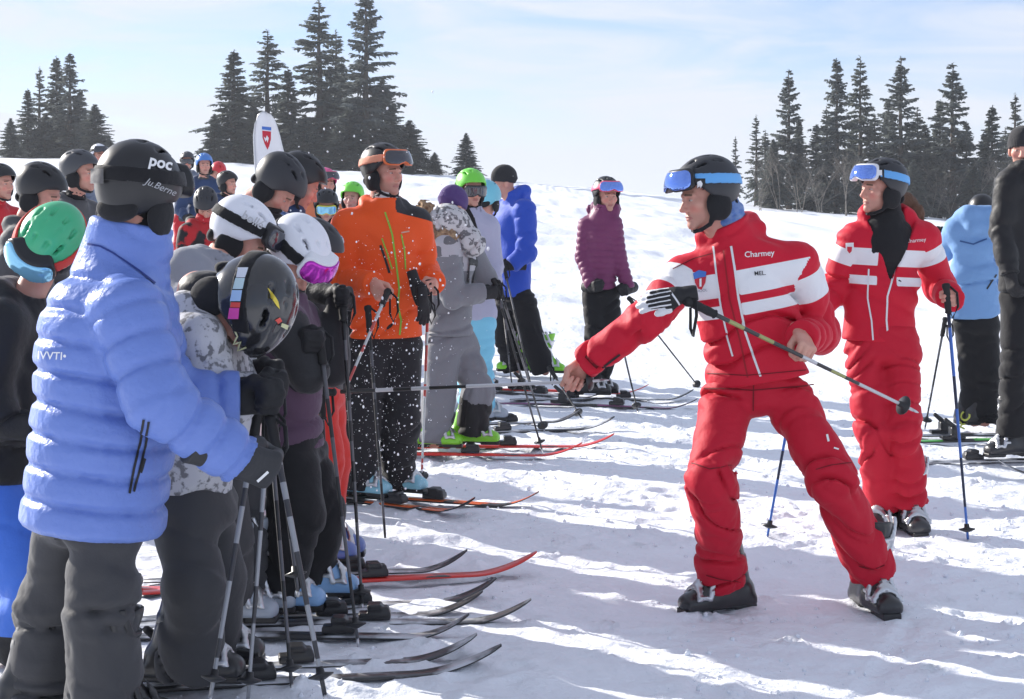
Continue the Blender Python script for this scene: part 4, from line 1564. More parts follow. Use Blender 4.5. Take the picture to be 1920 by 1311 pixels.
# ------------------------------------------------------------------ cloth, shells and gear colours
RED = (.56, .007, .030)
WHITE_C = (.76, .76, .78)
JM_INSTR = cloth('red_jacket_cloth', RED, .62, masks=[('m1', WHITE_C)], sheen=.05)
TM_INSTR = cloth('red_trouser_cloth', (.50, .007, .028), .66, sheen=.05)
PUFF_BLUE = cloth('blue_down_cloth', (.145, .225, .56), .36, bump=[(-8, .4, .010), (34, .4, .012), (90, .25, .004)], sheen=.0)
CHARCOAL = cloth('charcoal_cloth', (.050, .050, .054), .7, bump=[(-5, .5, .02), (18, .4, .012), (380, .25, .002)])
BLACKC = cloth('black_cloth', (.013, .013, .015), .8)
BLACKJ = cloth('black_shell_cloth', (.014, .014, .016), .55)
ORANGE = cloth('orange_shell_cloth', (.78, .090, .012), .55, masks=[('m1', (.025, .026, .03))], sheen=.03)
GREYW = cloth('grey_melange_cloth', (.50, .50, .53), .85, var=(40, (.13, .13, .14), .9, .50, .58), masks=[('m1', (.02, .02, .022))])
GREYJ = cloth('grey_hood_cloth', (.26, .265, .30), .8, masks=[('m1', (.55, .56, .60))])
MAROON = cloth('maroon_cloth', (.095, .052, .090), .7, masks=[('m1', (.028, .028, .031))])
GREYC = cloth('grey_ski_cloth', (.19, .195, .215), .75, masks=[('m1', (.42, .42, .45)), ('m2', (.14, .14, .15))])
GREYT = cloth('grey_trouser_cloth', (.18, .185, .205), .75, masks=[('m1', (.02, .02, .022))])
LAVENDER = cloth('lavender_cloth', (.38, .38, .50), .7)
LBLUE = cloth('light_blue_cloth', (.20, .52, .70), .7)
ROYAL = cloth('royal_blue_cloth', (.025, .075, .45), .65)
PURPLE = cloth('purple_down_cloth', (.17, .035, .105), .5, bump=[(40, .3, .008)])
SKYJ = cloth('sky_blue_cloth', (.17, .32, .58), .7)
REDT = cloth('coral_red_cloth', (.62, .035, .025), .7)
NAVY = cloth('navy_cloth', (.03, .055, .13), .7)
BLUET = cloth('bright_blue_cloth', (.06, .17, .62), .65, masks=[('m1', (.014, .014, .016))])
DKGREY = cloth('dark_grey_cloth', (.075, .075, .08), .7)
REDJ = cloth('plain_red_cloth', (.50, .02, .03), .7)
SLATE = cloth('slate_cloth', (.16, .19, .26), .75)

def shellm(name, col, rough=.28, coat=.3, **k):
    return mat(name, col, rough, spec=.5, coat=coat, bump=[(60, .05, .004)], **k)
H_BLACK = shellm('helmet_black', (.011, .011, .013), .42, .08)
H_CHAR = shellm('helmet_charcoal', (.022, .023, .028), .48, .05)
H_GLOSS = shellm('helmet_gloss_black', (.022, .022, .024), .16, .6)
H_WHITE = shellm('helmet_white', (.74, .75, .80), .35, .2)
H_GREEN = shellm('helmet_green', (.045, .42, .19), .4, .15)
H_LIME = shellm('helmet_lime', (.16, .62, .05), .4, .2)
H_PINK = shellm('helmet_pink', (.62, .05, .22), .35, .2)
H_BLUE = shellm('helmet_blue', (.06, .20, .55), .35, .2)
H_RED = shellm('helmet_red', (.60, .03, .04), .35, .2)
H_AQUA = shellm('helmet_aqua', (.16, .50, .62), .45, .1)
H_GREY = shellm('helmet_grey', (.05, .052, .06), .45, .1)
CAPM = cloth('dark_knit', (.03, .03, .033), .9)
STRAP_BLUE = cloth('strap_sky_blue', (.13, .38, .74), .7, bump=[(300, .2, .002)])
STRAP_BLACK = cloth('strap_black', (.012, .012, .014), .8)
STRAP_ORANGE = cloth('strap_peach', (.66, .27, .17), .7)
STRAP_RED = cloth('strap_red', (.60, .05, .04), .7)
STRAP_GREY = cloth('strap_grey', (.15, .15, .16), .7)
LENS_BLUE = mat('lens_blue_mirror', (.20, .33, .80), .06, metal=.9, spec=.8)
LENS_DARK = mat('lens_dark', (.02, .02, .03), .06, spec=.8, coat=.6)
LENS_PURPLE = mat('lens_purple', (.45, .03, .42), .1, metal=.7, spec=.8)
LENS_AQUA = mat('lens_aqua', (.25, .55, .75), .1, metal=.5)
FR_BLACK = mat('frame_black', (.02, .02, .022), .4)
FR_WHITE = mat('frame_white', (.72, .73, .76), .4)
FR_ORANGE = mat('frame_orange', (.72, .16, .05), .4)
FR_PINK = mat('frame_pink', (.72, .10, .20), .4)
FR_YELLOW = mat('frame_yellow', (.66, .62, .06), .4)
GL_BLACK = mat('glove_black', (.017, .017, .019), .65, bump=[(70, .5, .006)], spec=.3)
GL_DK = mat('glove_charcoal', (.035, .036, .04), .6, bump=[(60, .5, .006)], spec=.3)
GL_BW = mat('glove_black_white', (.74, .74, .76), .6, bump=[(80, .4, .004)], masks=[('pads', (.016, .016, .018)), ('cuff', (.016, .016, .018))])
GL_GREYW = mat('glove_pale_grey', (.50, .50, .52), .7, bump=[(60, .4, .006)])
B_BLACK = mat('boot_black', (.020, .020, .022), .32, spec=.5, coat=.2, bump=[(50, .1, .004)])
B_BW = mat('boot_black_grey', (.035, .035, .038), .32, spec=.5, coat=.2)
B_LIGHTBLUE = mat('boot_light_blue', (.22, .40, .66), .35, spec=.5, coat=.2)
B_TURQ = mat('boot_turquoise', (.26, .56, .68), .35, spec=.5, coat=.2)
B_GREEN = mat('boot_lime', (.22, .62, .03), .35, spec=.5, coat=.2)
B_GREY = mat('boot_grey', (.34, .38, .44), .35, spec=.5, coat=.2)
B_BLUE = mat('boot_blue', (.10, .16, .42), .35, spec=.5, coat=.2)
B_YELLOW = mat('boot_yellow', (.62, .48, .04), .35, spec=.5, coat=.2)
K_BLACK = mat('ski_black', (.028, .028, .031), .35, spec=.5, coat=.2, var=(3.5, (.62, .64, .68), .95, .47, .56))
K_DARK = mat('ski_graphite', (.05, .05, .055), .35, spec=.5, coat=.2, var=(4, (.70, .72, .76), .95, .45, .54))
K_RED = mat('ski_red', (.66, .035, .025), .3, spec=.5, coat=.3, var=(3, (.03, .03, .03), 1, .56, .58))
K_ORANGE = mat('ski_orange', (.70, .13, .03), .3, spec=.5, coat=.3, var=(3, (.03, .03, .03), 1, .52, .54))
K_PURPLE = mat('ski_purple', (.22, .06, .17), .3, spec=.5, coat=.3, var=(2.5, (.03, .03, .03), 1, .52, .55))
K_GREEN = mat('ski_green', (.08, .42, .06), .3, spec=.5, coat=.3, var=(3, (.03, .03, .03), 1, .55, .58))
K_SIDE_RED = mat('ski_side_red', (.62, .04, .03), .35, spec=.5)
K_SIDE_WHITE = mat('ski_side_white', (.6, .6, .6), .4, spec=.5)
PS_GREY = shaft_mat('grey', (.30, .31, .33), (.05, .05, .055))
PS_DARK = shaft_mat('dark', (.028, .028, .03), (.10, .10, .11))
PS_BLUE = shaft_mat('blue', (.05, .14, .45), (.02, .03, .06))
PS_SILVER = shaft_mat('silver', (.55, .55, .56), (.025, .025, .025))
PS_RED = shaft_mat('red', (.50, .52, .52), (.45, .06, .05))
PS_YEL = shaft_mat('yellow', (.06, .06, .06), (.34, .35, .14))

def helm(shell, goggles=None, strap=STRAP_BLACK, frame=FR_BLACK, lens=LENS_DARK, **k):
    return dict(shell=shell, goggles=goggles, strap=strap, frame=frame, lens=lens, **k)

# ------------------------------------------------------------------ instructor in red pulling on a pole
def deco_instr(b1, b2, h1=.042, h2=.021, gap=.040, armc=.20, armh=.15, off=0.0):
    def fn(u, w, v, L, at, aside, isarm):
        uu = u + off
        T = np.maximum(h1 - np.abs(v - b1 * L), h2 - np.abs(v - b2 * L))
        T = np.minimum(T, np.where(w > 0, np.abs(uu) - gap, .01))
        A = (armh - np.abs(at - armc)) * .3
        return dict(m1=np.where(isarm > 0, A, T))
    return fn

J = JP(6.15, hem=(1424, 714, 0), neck=(1376, 445, .0), sr=(1284, 516, .03), er=(1206, 606, -.13), gr=(1074, 718, -.08), axr=(-.86, .10, .48),
       sl=(1498, 492, .0), el=(1538, 625, .12), gl=(1505, 663, -.22), axl=(-.83, -.32, .42),
       hr=(1362, 752, 0), kr=(1334, 900, -.22), ar=(1354, 1086, -.02), hl=(1478, 748, 0), kl=(1562, 900, -.14), al=(1636, 1074, .0),
       head=(1322, 369, -.03), hdir=(-.90, -.36, -.17), hup=(-.12, .0, 1), hs=.90, hsc=1.0)
U = person('instructor', 'instructor in red suit with white chest bands, crouching and pulling on a pole', J,
           dict(h=.0070, hemr=.194, waistr=.170, chestr=.180, dt=.60, shr=.076, ua=.076, el=.068, wr=.055, th=.093, kn=.083, cu=.086, crotch=.018, fold=.017, tfold=.024, collar=.065, collar_r=.080, hood=.042,
                deco=deco_instr(.70, .52, .044, .022, .034, .26, .17, -.056), seed=3),
           JM_INSTR, TM_INSTR, helm(H_CHAR, 'up', STRAP_BLUE, FR_BLACK, LENS_BLUE), bare={'r': 'fist', 'l': 'fist'},
           boots={'r': ((-.90, -.42), B_BLACK), 'l': ((.22, -.97), B_BLACK)}, boot_lift=-.010)
tk = U['trousers']
jk = U['jacket']
PIPE = mat('white_piping', (.72, .72, .74), .6)
ZIPD = mat('dark_zip', (.02, .02, .022), .6)
strip('piping', jk, [(1338, 462), (1344, 520), (1352, 575), (1366, 640), (1374, 668)], 3.4, PIPE)
strip('piping', jk, [(1371, 462), (1377, 500), (1385, 560), (1398, 625), (1414, 672), (1426, 706)], 4.2, PIPE)
strip('zip', jk, [(1357, 470), (1368, 560), (1388, 640), (1402, 708)], 3, mat('red_zip', (.30, .004, .012), .6))
strip('pocket_zip', jk, [(1128, 690), (1162, 664)], 4, ZIPD)
strip('cuff_tab', jk, [(1098, 668), (1120, 690)], 6, mat('dark_red_seam', (.16, .002, .008), .7))
strip('hem_seam', jk, [(1325, 700), (1400, 704), (1510, 694)], 1.8, mat('dark_red_seam', (.16, .002, .008), .7))
strip('yoke_seam', jk, [(1262, 505), (1300, 486), (1336, 476)], 1.8, mat('dark_red_seam', (.16, .002, .008), .7))
patch('emblem_shield', jk, [(1301, 517), (1313, 511), (1325, 515), (1323, 530), (1316, 543), (1309, 541), (1303, 530)], SHIELD_R, step=4)
patch('emblem_chief', jk, [(1299, 513), (1311, 507), (1325, 510), (1324, 519), (1312, 521), (1301, 524)], SHIELD_B, off=.0035, step=4)
patch('emblem_bar', jk, [(1312, 523), (1316, 522), (1316, 537), (1312, 537)], SHIELD_W, off=.0035, step=4)
strip('fly_seam', tk, [(1413, 722), (1412, 770)], 2.5, mat('dark_red_seam', (.16, .002, .008), .7))
SEAM = mat('dark_red_seam', (.16, .002, .008), .7)
strip('knee_seam', tk, [(1296, 868), (1330, 880), (1372, 872)], 1.8, SEAM)
strip('knee_seam', tk, [(1530, 880), (1560, 872), (1596, 868)], 1.8, SEAM)
strip('hem_seam', tk, [(1325, 1078), (1352, 1086), (1388, 1092)], 1.8, SEAM)
strip('hem_seam', tk, [(1610, 1062), (1636, 1068), (1658, 1060)], 1.8, SEAM)
strip('waistband', tk, [(1320, 728), (1412, 732), (1525, 722)], 2.2, SEAM)
strip('side_zip', tk, [(1532, 705), (1543, 730), (1550, 755)], 4, ZIPD)
strip('logo', tk, [(1550, 815), (1553, 828)], 4, WHITE_PRINT)
strip('logo', tk, [(1563, 840), (1572, 843)], 3, WHITE_PRINT)
lettering('SCHOOL', jk, (1299, 549), 7, (1, -.12), mat('grey_print', (.25, .27, .33), .6))
lettering('Charmey', jk, (1396, 483), 15, (1, -.07), WHITE_PRINT, bold=.01)
lettering('MEL.', jk, (1414, 517), 11, (1, -.06), mat('black_print', (.03, .03, .035), .6), bold=.01)
gt = U['helmet']
patch('strap_badge', gt, [(1302, 336), (1322, 336), (1322, 357), (1302, 357)], FR_BLACK, off=.009, step=5)
patch('strap_badge_mark', gt, [(1308, 342), (1314, 340), (1317, 345), (1316, 351), (1308, 351)], WHITE_PRINT, off=.011, step=3)
NECKWARM = cloth('blue_neck_warmer', (.07, .16, .46), .85, var=(30, (.25, .33, .5), .9))
def neck_ring(pr, m, r=.068, h0=-.01, h1=.075, name='neck_warmer'):
    J = pr['J']
    f = Field(J['neck'] - .18, J['neck'] + .22, .009)
    d = nrm(nrm(J['head'] - J['neck']) * .7 + np.array([0, 0, .5]))
    a, b = J['neck'] + d * h0, J['neck'] + d * h1
    add_cone(f, a, b, r * 1.1, r, 0, disp=limb_folds(a, b, .010, 26, 4))
    V, Q = f.mesh()
    return obj(name, mesh_from(name, V - np.array(pr['root'].location), Q, m), pr['root'])
neck_ring(U, NECKWARM, .068, 0, .095)

# the pole the instructor pulls by its tip; the pupil holds the grip
pole('silver ski pole held level between the pulling instructor and a pupil', P(588, 737, 6.55), P(1142, 713, 6.05), PS_SILVER, over=.06, seq=[1, 1, 0, 1, 0, 1, 1, 0, 0, 0, 0, 0, 0, 0])
# the instructor's own pole with the empty glove on it
pole('yellow flecked ski pole held slanting across the red instructor\'s body', P(1292, 566, 5.70), P(1722, 774, 6.12), PS_YEL + (PS_SILVER[0],), over=.03, seq=[0, 1, 0, 1, 0, 0, 2, 0, 1, 0, 2, 2, 2, 2])
gg = empty('glove', P(1262, 556, 5.72))
tag(gg, 'black and white glove stuck on the slanting pole\'s grip, before the red instructor', 'glove')
V, Q, at = GLOVES[('flat', True)]
y = nrm(P(1195, 566, 5.72) - P(1290, 552, 5.70)); z = nrm(np.array([.05, -1, .32])); x = np.cross(y, z); z = np.cross(x, y)
Rg = np.stack([x, y, z], 1)
obj('glove_shell', mesh_from('glove_shell', V @ Rg.T * .80 + Rg @ np.array([0, -.015, 0]), Q, GL_BW, at), gg)

# ------------------------------------------------------------------ woman instructor
J = JP(7.7, hem=(1652, 640, 0), neck=(1664, 412, 0), sr=(1597, 452, .02), er=(1566, 545, .06), gr=(1512, 602, -.22), axr=(.35, -.1, 1),
       sl=(1732, 448, .02), el=(1764, 540, .08), gl=(1776, 560, -.22), axl=(-.08, .2, 1),
       hr=(1622, 660, 0), kr=(1634, 812, -.08), ar=(1660, 950, .02), hl=(1686, 660, 0), kl=(1694, 805, -.10), al=(1706, 945, -.04),
       head=(1650, 355, -.01), hdir=(-.90, -.43, .02), hs=.88, hsc=.92)
def carve_none(f, J, S): pass
V_ = person('woman', 'woman instructor in open red jacket with blue goggles on her helmet', J,
            dict(h=.0080, hemr=.184, waistr=.166, chestr=.172, dt=.58, ua=.076, el=.068, wr=.056, th=.090, kn=.078, cu=.082, fold=.016, tfold=.022, collar=.05, collar_r=.095, hood=.038,
                 deco=deco_instr(.69, .50, .038, .020, .045, .28, .15, -.008), open=(.50, .40, .010), seed=8),
            JM_INSTR, TM_INSTR, helm(H_CHAR, 'up', STRAP_BLUE, FR_WHITE, LENS_BLUE), bare={'r': 'fist', 'l': 'fist'},
            boots={'r': ((-.55, -.83), B_BW), 'l': ((.08, -1), B_BW)}, boot_lift=-.008)
jk = V_['jacket']
def shirt(pr, m, top=.10, name='shirt', r=.15, dt=.5):
    J = pr['J']; R = J['R']; up = R[:, 2]
    L = np.linalg.norm(J['neck'] - J['hem'])
    f = Field(J['hem'] - .3, J['neck'] + .3, .012)
    a = J['hem'] + up * .05; b = J['hem'] + up * L * .72
    add_cone(f, a + up * .1, b, r * .70, r * 1.03, 0, R, np.array([1, dt, 1]), limb_folds(a, b, .008, 12, 77))
    d = nrm(nrm(J['head'] - J['neck']) * .7 + np.array([0, 0, .5]))
    add_cone(f, J['neck'] - up * .1, J['neck'] + d * top * .7, .085, .066, .07, disp=limb_folds(J['neck'] - up * .1, J['neck'] + d * top, .010, 26, 78))
    V, Q = f.mesh()
    return obj(name, mesh_from(name, V - np.array(pr['root'].location), Q, m), pr['root'])
shirt(V_, BLACKC, dt=.62)
strip('piping', jk, [(1629, 505), (1627, 560), (1634, 600), (1637, 638)], 3, PIPE)
strip('piping', jk, [(1687, 455), (1680, 500), (1664, 555), (1662, 600), (1665, 636)], 3.4, PIPE)
patch('emblem', jk, [(1586, 456), (1601, 455), (1601, 472), (1593, 478), (1586, 470)], SHIELD_W, step=4)
patch('emblem_shield', jk, [(1589, 463), (1598, 463), (1597, 471), (1593, 475), (1589, 470)], SHIELD_R, off=.004, step=3)
lettering('Charmey', jk, (1699, 456), 10, (1, -.10), WHITE_PRINT)
gt = V_['helmet']
patch('strap_badge', gt, [(1642, 316), (1657, 316), (1657, 336), (1642, 336)], FR_BLACK, off=.009, step=5)
patch('strap_badge_mark', gt, [(1646, 321), (1653, 321), (1653, 330), (1646, 330)], WHITE_PRINT, off=.011, step=3)
# ponytail
J = V_['J']
HAIR = mat('brown_hair', (.10, .045, .022), .55, bump=[(90, .8, .006)])
f = Field(P(1680, 440, 7.85) - .15, P(1720, 360, 7.75) + .2, .008)
pts = [P(1672, 372, 7.78), P(1698, 380, 7.82), P(1716, 398, 7.80), P(1726, 425, 7.76)]
for a, b, r0, r1 in ((0, 1, .045, .042), (1, 2, .042, .036), (2, 3, .036, .016)):
    add_cone(f, pts[a], pts[b], r0, r1, .02, disp=limb_folds(pts[a], pts[b], .010, 8, 9, slant=3.0))
Vh, Qh = f.mesh()
obj('hair', mesh_from('hair', Vh - np.array(V_['root'].location), Qh, HAIR), V_['root'])
pole('blue ski pole planted upright in the woman instructor\'s left hand', P(1774, 536, 7.47), G(1816, 1016, -.02), PS_BLUE, over=.02)
pole('blue ski pole seen between the red instructor\'s legs', P(1514, 588, 7.47), G(1437, 1008, -.02), PS_BLUE, over=.02)

# ------------------------------------------------------------------ man in the orange jacket
J = JP(8.33, hem=(724, 633, 0), neck=(722, 392, 0), sr=(654, 424, -.06), er=(640, 528, -.04), gr=(722, 554, -.30), axr=(.55, -.3, .75),
       sl=(778, 420, .07), el=(797, 512, .10), gl=(803, 540, -.12), axl=(-.1, -.2, 1),
       hr=(692, 650, 0), kr=(676, 790, -.06), ar=(676, 912, 0), hl=(752, 650, .04), kl=(752, 790, .0), al=(742, 905, .12),
       head=(722, 324, 0), hdir=(.74, -.66, -.02), hs=.90, hsc=1.0)
def deco_orange(u, w, v, L, at, aside, isarm):
    yoke = np.minimum(v - .975 * L - (u + .03) * .25, np.where(u < -.03, .02, -.02))
    return dict(m1=np.where(isarm > .03, -.02, np.minimum(yoke, w + .03)))
O_ = person('orange', 'man in orange jacket with green zips and black helmet, dusted with flying snow', J,
            dict(h=.0105, hemr=.185, waistr=.172, chestr=.188, dt=.62, ua=.086, el=.076, wr=.060, th=.106, kn=.092, cu=.088, fold=.012, tfold=.014, collar=.06, collar_r=.078, hood=.03, deco=deco_orange, seed=12),
            ORANGE, cloth('black_speckled_cloth', (.022, .022, .025), .8, var=(75, (.70, .72, .76), .9, .70, .73)), helm(H_BLACK, 'up', STRAP_ORANGE, FR_ORANGE, LENS_DARK), bare={'r': 'fist', 'l': 'fist'},
            boots={'r': ((.86, -.5), B_TURQ), 'l': ((.9, -.42), B_TURQ)}, boot_lift=.045)
jk = O_['jacket']
GREENZ = mat('green_zip', (.22, .48, .05), .6)
strip('front_zip', jk, [(722, 398), (735, 440), (742, 490), (748, 540), (746, 575), (752, 600), (749, 628)], 3.2, GREENZ)
strip('chest_zip', jk, [(716, 447), (726, 475), (735, 505)], 2.6, GREENZ)
strip('chest_zip', jk, [(752, 440), (758, 470), (760, 505)], 2.6, GREENZ)
strip('pocket_flap', jk, [(713, 460), (722, 485), (730, 512)], 4.5, ZIPD)
strip('piping', jk, [(752, 437), (767, 434)], 2.6, mat('pale_print', (.6, .35, .25), .6))
cc = [(633 + 12.5 * math.cos(a), 453 + 13.5 * math.sin(a)) for a in np.linspace(0, 6.283, 16, endpoint=False)]
patch('badge', jk, cc, SHIELD_W, step=5)
patch('badge_shield', jk, [(624, 449), (642, 449), (641, 456), (634, 463), (626, 456)], SHIELD_R, off=.004, step=4)
patch('badge_chief', jk, [(623, 444), (642, 444), (642, 449), (624, 449)], SHIELD_B, off=.004, step=4)
lettering('O', O_['helmet'], (702, 302), 12, (1, .1), FR_BLACK, off=.008, bold=.03)
neck_ring(O_, cloth('white_scarf', (.66, .66, .66), .8, var=(22, (.03, .03, .03), 1, .5, .54)), .064, 0, .05)
pole('grey and red ski pole crossing the orange jacket from the man\'s right hand', P(728, 545, 7.98), P(640, 748, 7.2), PS_RED, over=.0)
pole('dark ski pole hanging behind the right forearm of the man in orange', P(690, 580, 7.85), P(728, 1086, 7.35), PS_DARK, over=.03)
pole('pale ski pole held at the left hip of the man in orange', P(804, 530, 8.2), G(790, 912), PS_RED, over=.02)
# spare black gloves he holds
V, Q, at = GLOVES[('flat', True)]
for i, (px, py, dd, yy, zz, lb) in enumerate(((778, 530, 8.12, (.3, -.1, -1), (-.3, -1, .1), 'crumpled black glove held against the orange jacket, upper one'), (792, 560, 8.10, (.1, .0, -1), (.6, -.8, 0), 'crumpled black glove hanging below the hand of the man in orange'))):
    g0 = empty('glove', P(px, py, dd)); tag(g0, lb, 'glove', 'gloves held by the man in orange')
    Rg = rot_from(yy, zz)
    obj('glove_shell', mesh_from('glove_shell', V @ Rg.T * .72, Q, GL_BLACK, at), g0)

# ------------------------------------------------------------------ boy in the blue down jacket, near left
J = JP(4.62, hem=(172, 992, 0), neck=(236, 478, .02), sr=(240, 590, -.17), er=(296, 752, -.24), gr=(496, 872, -.06), axr=(.42, .0, .9),
       sl=(262, 575, .16), el=(312, 748, .20), gl=(505, 745, .20), axl=(-.05, 0, 1),
       hr=(196, 985, -.07), kr=(194, 1150, -.11), ar=(208, 1320, -.10), hl=(138, 985, .07), kl=(98, 1150, .12), al=(85, 1320, .10),
       head=(262, 376, .02), hdir=(.34, .92, -.20), hup=(.1, .1, 1), hs=.98, hsc=1.22)
A_ = person('blue', 'near person in periwinkle blue down jacket and black helmet, back half turned', J,
            dict(h=.0088, hemr=.222, waistr=.218, chestr=.200, dt=.86, shr=.092, ua=.098, el=.084, wr=.070, th=.098, kn=.096, cu=.110, tfold=.026, hipw=.72, buckle=BLACK_PLASTIC, collar=.095, collar_r=.114, hollow=False, puff=(.016, .084), armsp=1.0,
                 back=(.05, -.03, (.20, .15, .22)), trap=.08, cuffx=.0, seed=21),
            PUFF_BLUE, CHARCOAL, helm(H_BLACK, 'up', STRAP_BLACK, FR_BLACK, LENS_DARK), gloves={'r': GL_DK, 'l': GL_BLACK},
            boots={'r': ((.95, .25), B_BLACK), 'l': ((.95, .3), B_BLACK)}, boot_lift=.045)
jk = A_['jacket']
strip('pocket_zip', jk, [(270, 786), (262, 830), (250, 880), (242, 925)], 4.5, ZIPD)
strip('pocket_zip', jk, [(279, 790), (272, 835), (260, 885), (250, 922)], 4.5, ZIPD)
strip('pocket_pull', jk, [(269, 860), (262, 885)], 5, ZIPD, off=.006)
lettering('IVVTI\u2022', jk, (75, 672), 20, (1, .06), WHITE_PRINT, off=.009, bold=.01)
strip('collar_seam', jk, [(165, 458), (190, 462), (215, 476), (262, 510), (290, 532)], 3.5, mat('dark_blue_seam', (.02, .04, .2), .7))
hh = A_['helmet']
gv = [c for c in A_['root'].children if c.name.startswith('glove')][0]
strip('reflective_bar', gv, [(482, 902), (502, 884)], 5, WHITE_PRINT, off=.003)
lettering('poc', hh, (277, 310), 29, (1, .24), WHITE_PRINT, off=.004, bold=.03)
lettering('Ju.Berne', hh, (268, 344), 17, (1, .42), mat('grey_script', (.40, .41, .43), .6), off=.012, shear=.3)
STRAP_BROWN = cloth('back_of_strap', (.10, .095, .095), .5)
patch('strap_buckle', hh, [(178, 318), (200, 318), (200, 344), (178, 344)], STRAP_BROWN, off=.012)
neck_ring(A_, BLACKC, .090, .07, .14)
PSG = PS_GREY
pole('thick grey ski pole slanting down right from the blue jacket\'s glove', P(508, 790, 4.83), P(612, 1318, 4.62), PS_GREY, over=.03, radius=.0098)
pole('grey ski pole slanting down left from the blue jacket\'s glove, left of two', P(486, 760, 5.02), P(392, 1322, 4.75), PS_GREY, over=.03, radius=.0092)
pole('dark grey ski pole nearly upright below the blue jacket\'s glove', P(505, 770, 5.05), P(464, 1325, 4.9), PS_GREY, over=.03)

# ------------------------------------------------------------------ boy with the stickered helmet, bowed down behind the blue jacket
J = JP(5.02, hem=(345, 930, .12), neck=(392, 605, .05), sr=(370, 640, -.10), er=(400, 770, -.12), gr=(520, 720, -.0), axr=(.05, -.1, 1),
       sl=(380, 610, .24), el=(430, 720, .26), gl=(515, 700, .22), axl=(0, 0, 1),
       hr=(340, 955, .02), kr=(366, 1100, -.06), ar=(352, 1262, .0), hl=(385, 945, .18), kl=(402, 1085, .14), al=(392, 1238, .2),
       head=(446, 580, .0), hdir=(-.18, -.22, -1), hup=(1, -.40, .05), hs=1.10, hsc=.95)
def deco_hood(fr):
    def fn(u, w, v, L, at, aside, isarm):
        return dict(m1=np.where(isarm > .02, -.02, v - fr * L))
    return fn
K_ = person('sticker', 'pupil in speckled grey jacket bowing a stickered black helmet', J,
            dict(h=.0105, hemr=.180, waistr=.175, chestr=.175, dt=.75, ua=.085, el=.075, wr=.06, th=.092, kn=.088, cu=.100, tfold=.018, collar=.05, collar_r=.085, hood=.055, deco=deco_hood(1.30), seed=27),
            GREYW, CHARCOAL, helm(H_GLOSS, 'strap', STRAP_BLACK, FR_BLACK, LENS_DARK), gloves={'r': GL_BLACK, 'l': GL_BLACK},
            boots={'r': ((1, -.05), B_BLACK), 'l': ((1, 0), B_BLACK)}, boot_lift=.045)
hk = K_['helmet']
J = K_['J']
f = Field(np.minimum(J['neck'], J['head']) - .2, np.maximum(J['neck'], J['head']) + .2, .011)
b_ = J['head'] - J['HM'][:, 2] * .115 - J['HM'][:, 1] * .02
add_cone(f, J['neck'] - np.array([0, 0, .05]), b_, .105, .092, 0, disp=limb_folds(J['neck'], b_, .014, 12, 5))
Vh, Qh = f.mesh()
obj('hood', mesh_from('hood', Vh - np.array(K_['root'].location), Qh, BLACKJ), K_['root'])
pm = lambda n, c: mat('print_' + n, c, .35, spec=.5)
for poly, m in (([(450, 508), (468, 508), (462, 525), (447, 525)], pm('white', (.72, .76, .82))), ([(446, 526), (462, 526), (458, 545), (441, 545)], pm('mint', (.55, .72, .74))),
                ([(440, 547), (457, 547), (454, 566), (436, 566)], pm('sky', (.40, .58, .82))), ([(438, 568), (454, 568), (453, 577), (436, 577)], pm('red', (.72, .08, .06))),
                ([(435, 578), (452, 578), (450, 597), (432, 597)], pm('magenta', (.72, .08, .38)))):
    patch('strap_print', hk, poly, m, off=.0165, step=5)
patch('sticker', hk, [(501, 540), (513, 550), (521, 566), (524, 580), (518, 574), (508, 558)], pm('yellow', (.72, .56, .06)), off=.003, step=5)
patch('sticker', hk, [(515, 600), (524, 595), (528, 602), (521, 606)], pm('red', (.72, .08, .06)), off=.003, step=4)
patch('sticker', hk, [(528, 605), (540, 610), (537, 618), (526, 612)], pm('cream', (.62, .62, .35)), off=.003, step=4)
strip('scribble', hk, [(436, 608), (446, 630), (440, 645), (452, 640), (447, 656), (462, 650)], 3, pm('cream', (.62, .62, .35)), off=.004)
pole('slim dark ski pole planted in front of the blue jacket\'s gloves, rightmost of them', P(498, 700, 5.35), G(548, 1300), PS_DARK, over=.03)
pole('slim dark ski pole leaning right between the two light blue boots', P(508, 730, 5.5), P(560, 1120, 5.35), PS_DARK, over=.03)

# ------------------------------------------------------------------ pupil with the white and black helmet
J = JP(5.75, hem=(408, 860, .05), neck=(398, 515, .0), sr=(372, 560, -.12), er=(400, 680, -.14), gr=(500, 715, -.0), axr=(0, 0, 1),
       sl=(410, 540, .2), el=(440, 660, .22), gl=(505, 690, .2), axl=(0, 0, 1),
       hr=(405, 870, -.05), kr=(425, 1010, -.06), ar=(428, 1150, .0), hl=(440, 870, .12), kl=(455, 1005, .12), al=(465, 1130, .14),
       head=(452, 448, .22), hdir=(.80, -.02, -.58), hup=(.55, 0, .8), hs=.88, hsc=.92)
J_ = person('white_black', 'pupil in pale grey hooded jacket with white helmet crossed by a black strap', J,
            dict(h=.012, hemr=.165, waistr=.160, chestr=.160, dt=.72, ua=.075, el=.066, wr=.055, th=.09, kn=.085, cu=.085, collar=.06, collar_r=.085, hood=.06, deco=lambda u, w, v, L, at, aside, isarm: dict(m1=np.where(isarm > .0, .02, .80 * L - v)), seed=33),
            GREYJ, CHARCOAL, helm(H_WHITE, 'up', STRAP_BLACK, FR_BLACK, LENS_DARK), gloves={'r': GL_BLACK, 'l': GL_BLACK},
            boots={'r': ((1, -.05), B_GREY), 'l': ((1, 0), B_GREY)}, boot_lift=.045)
lettering('boll\u00e9', J_['helmet'], (452, 409), 21, (1, .62), mat('grey_letters', (.5, .5, .52), .6), off=.012, bold=.02)

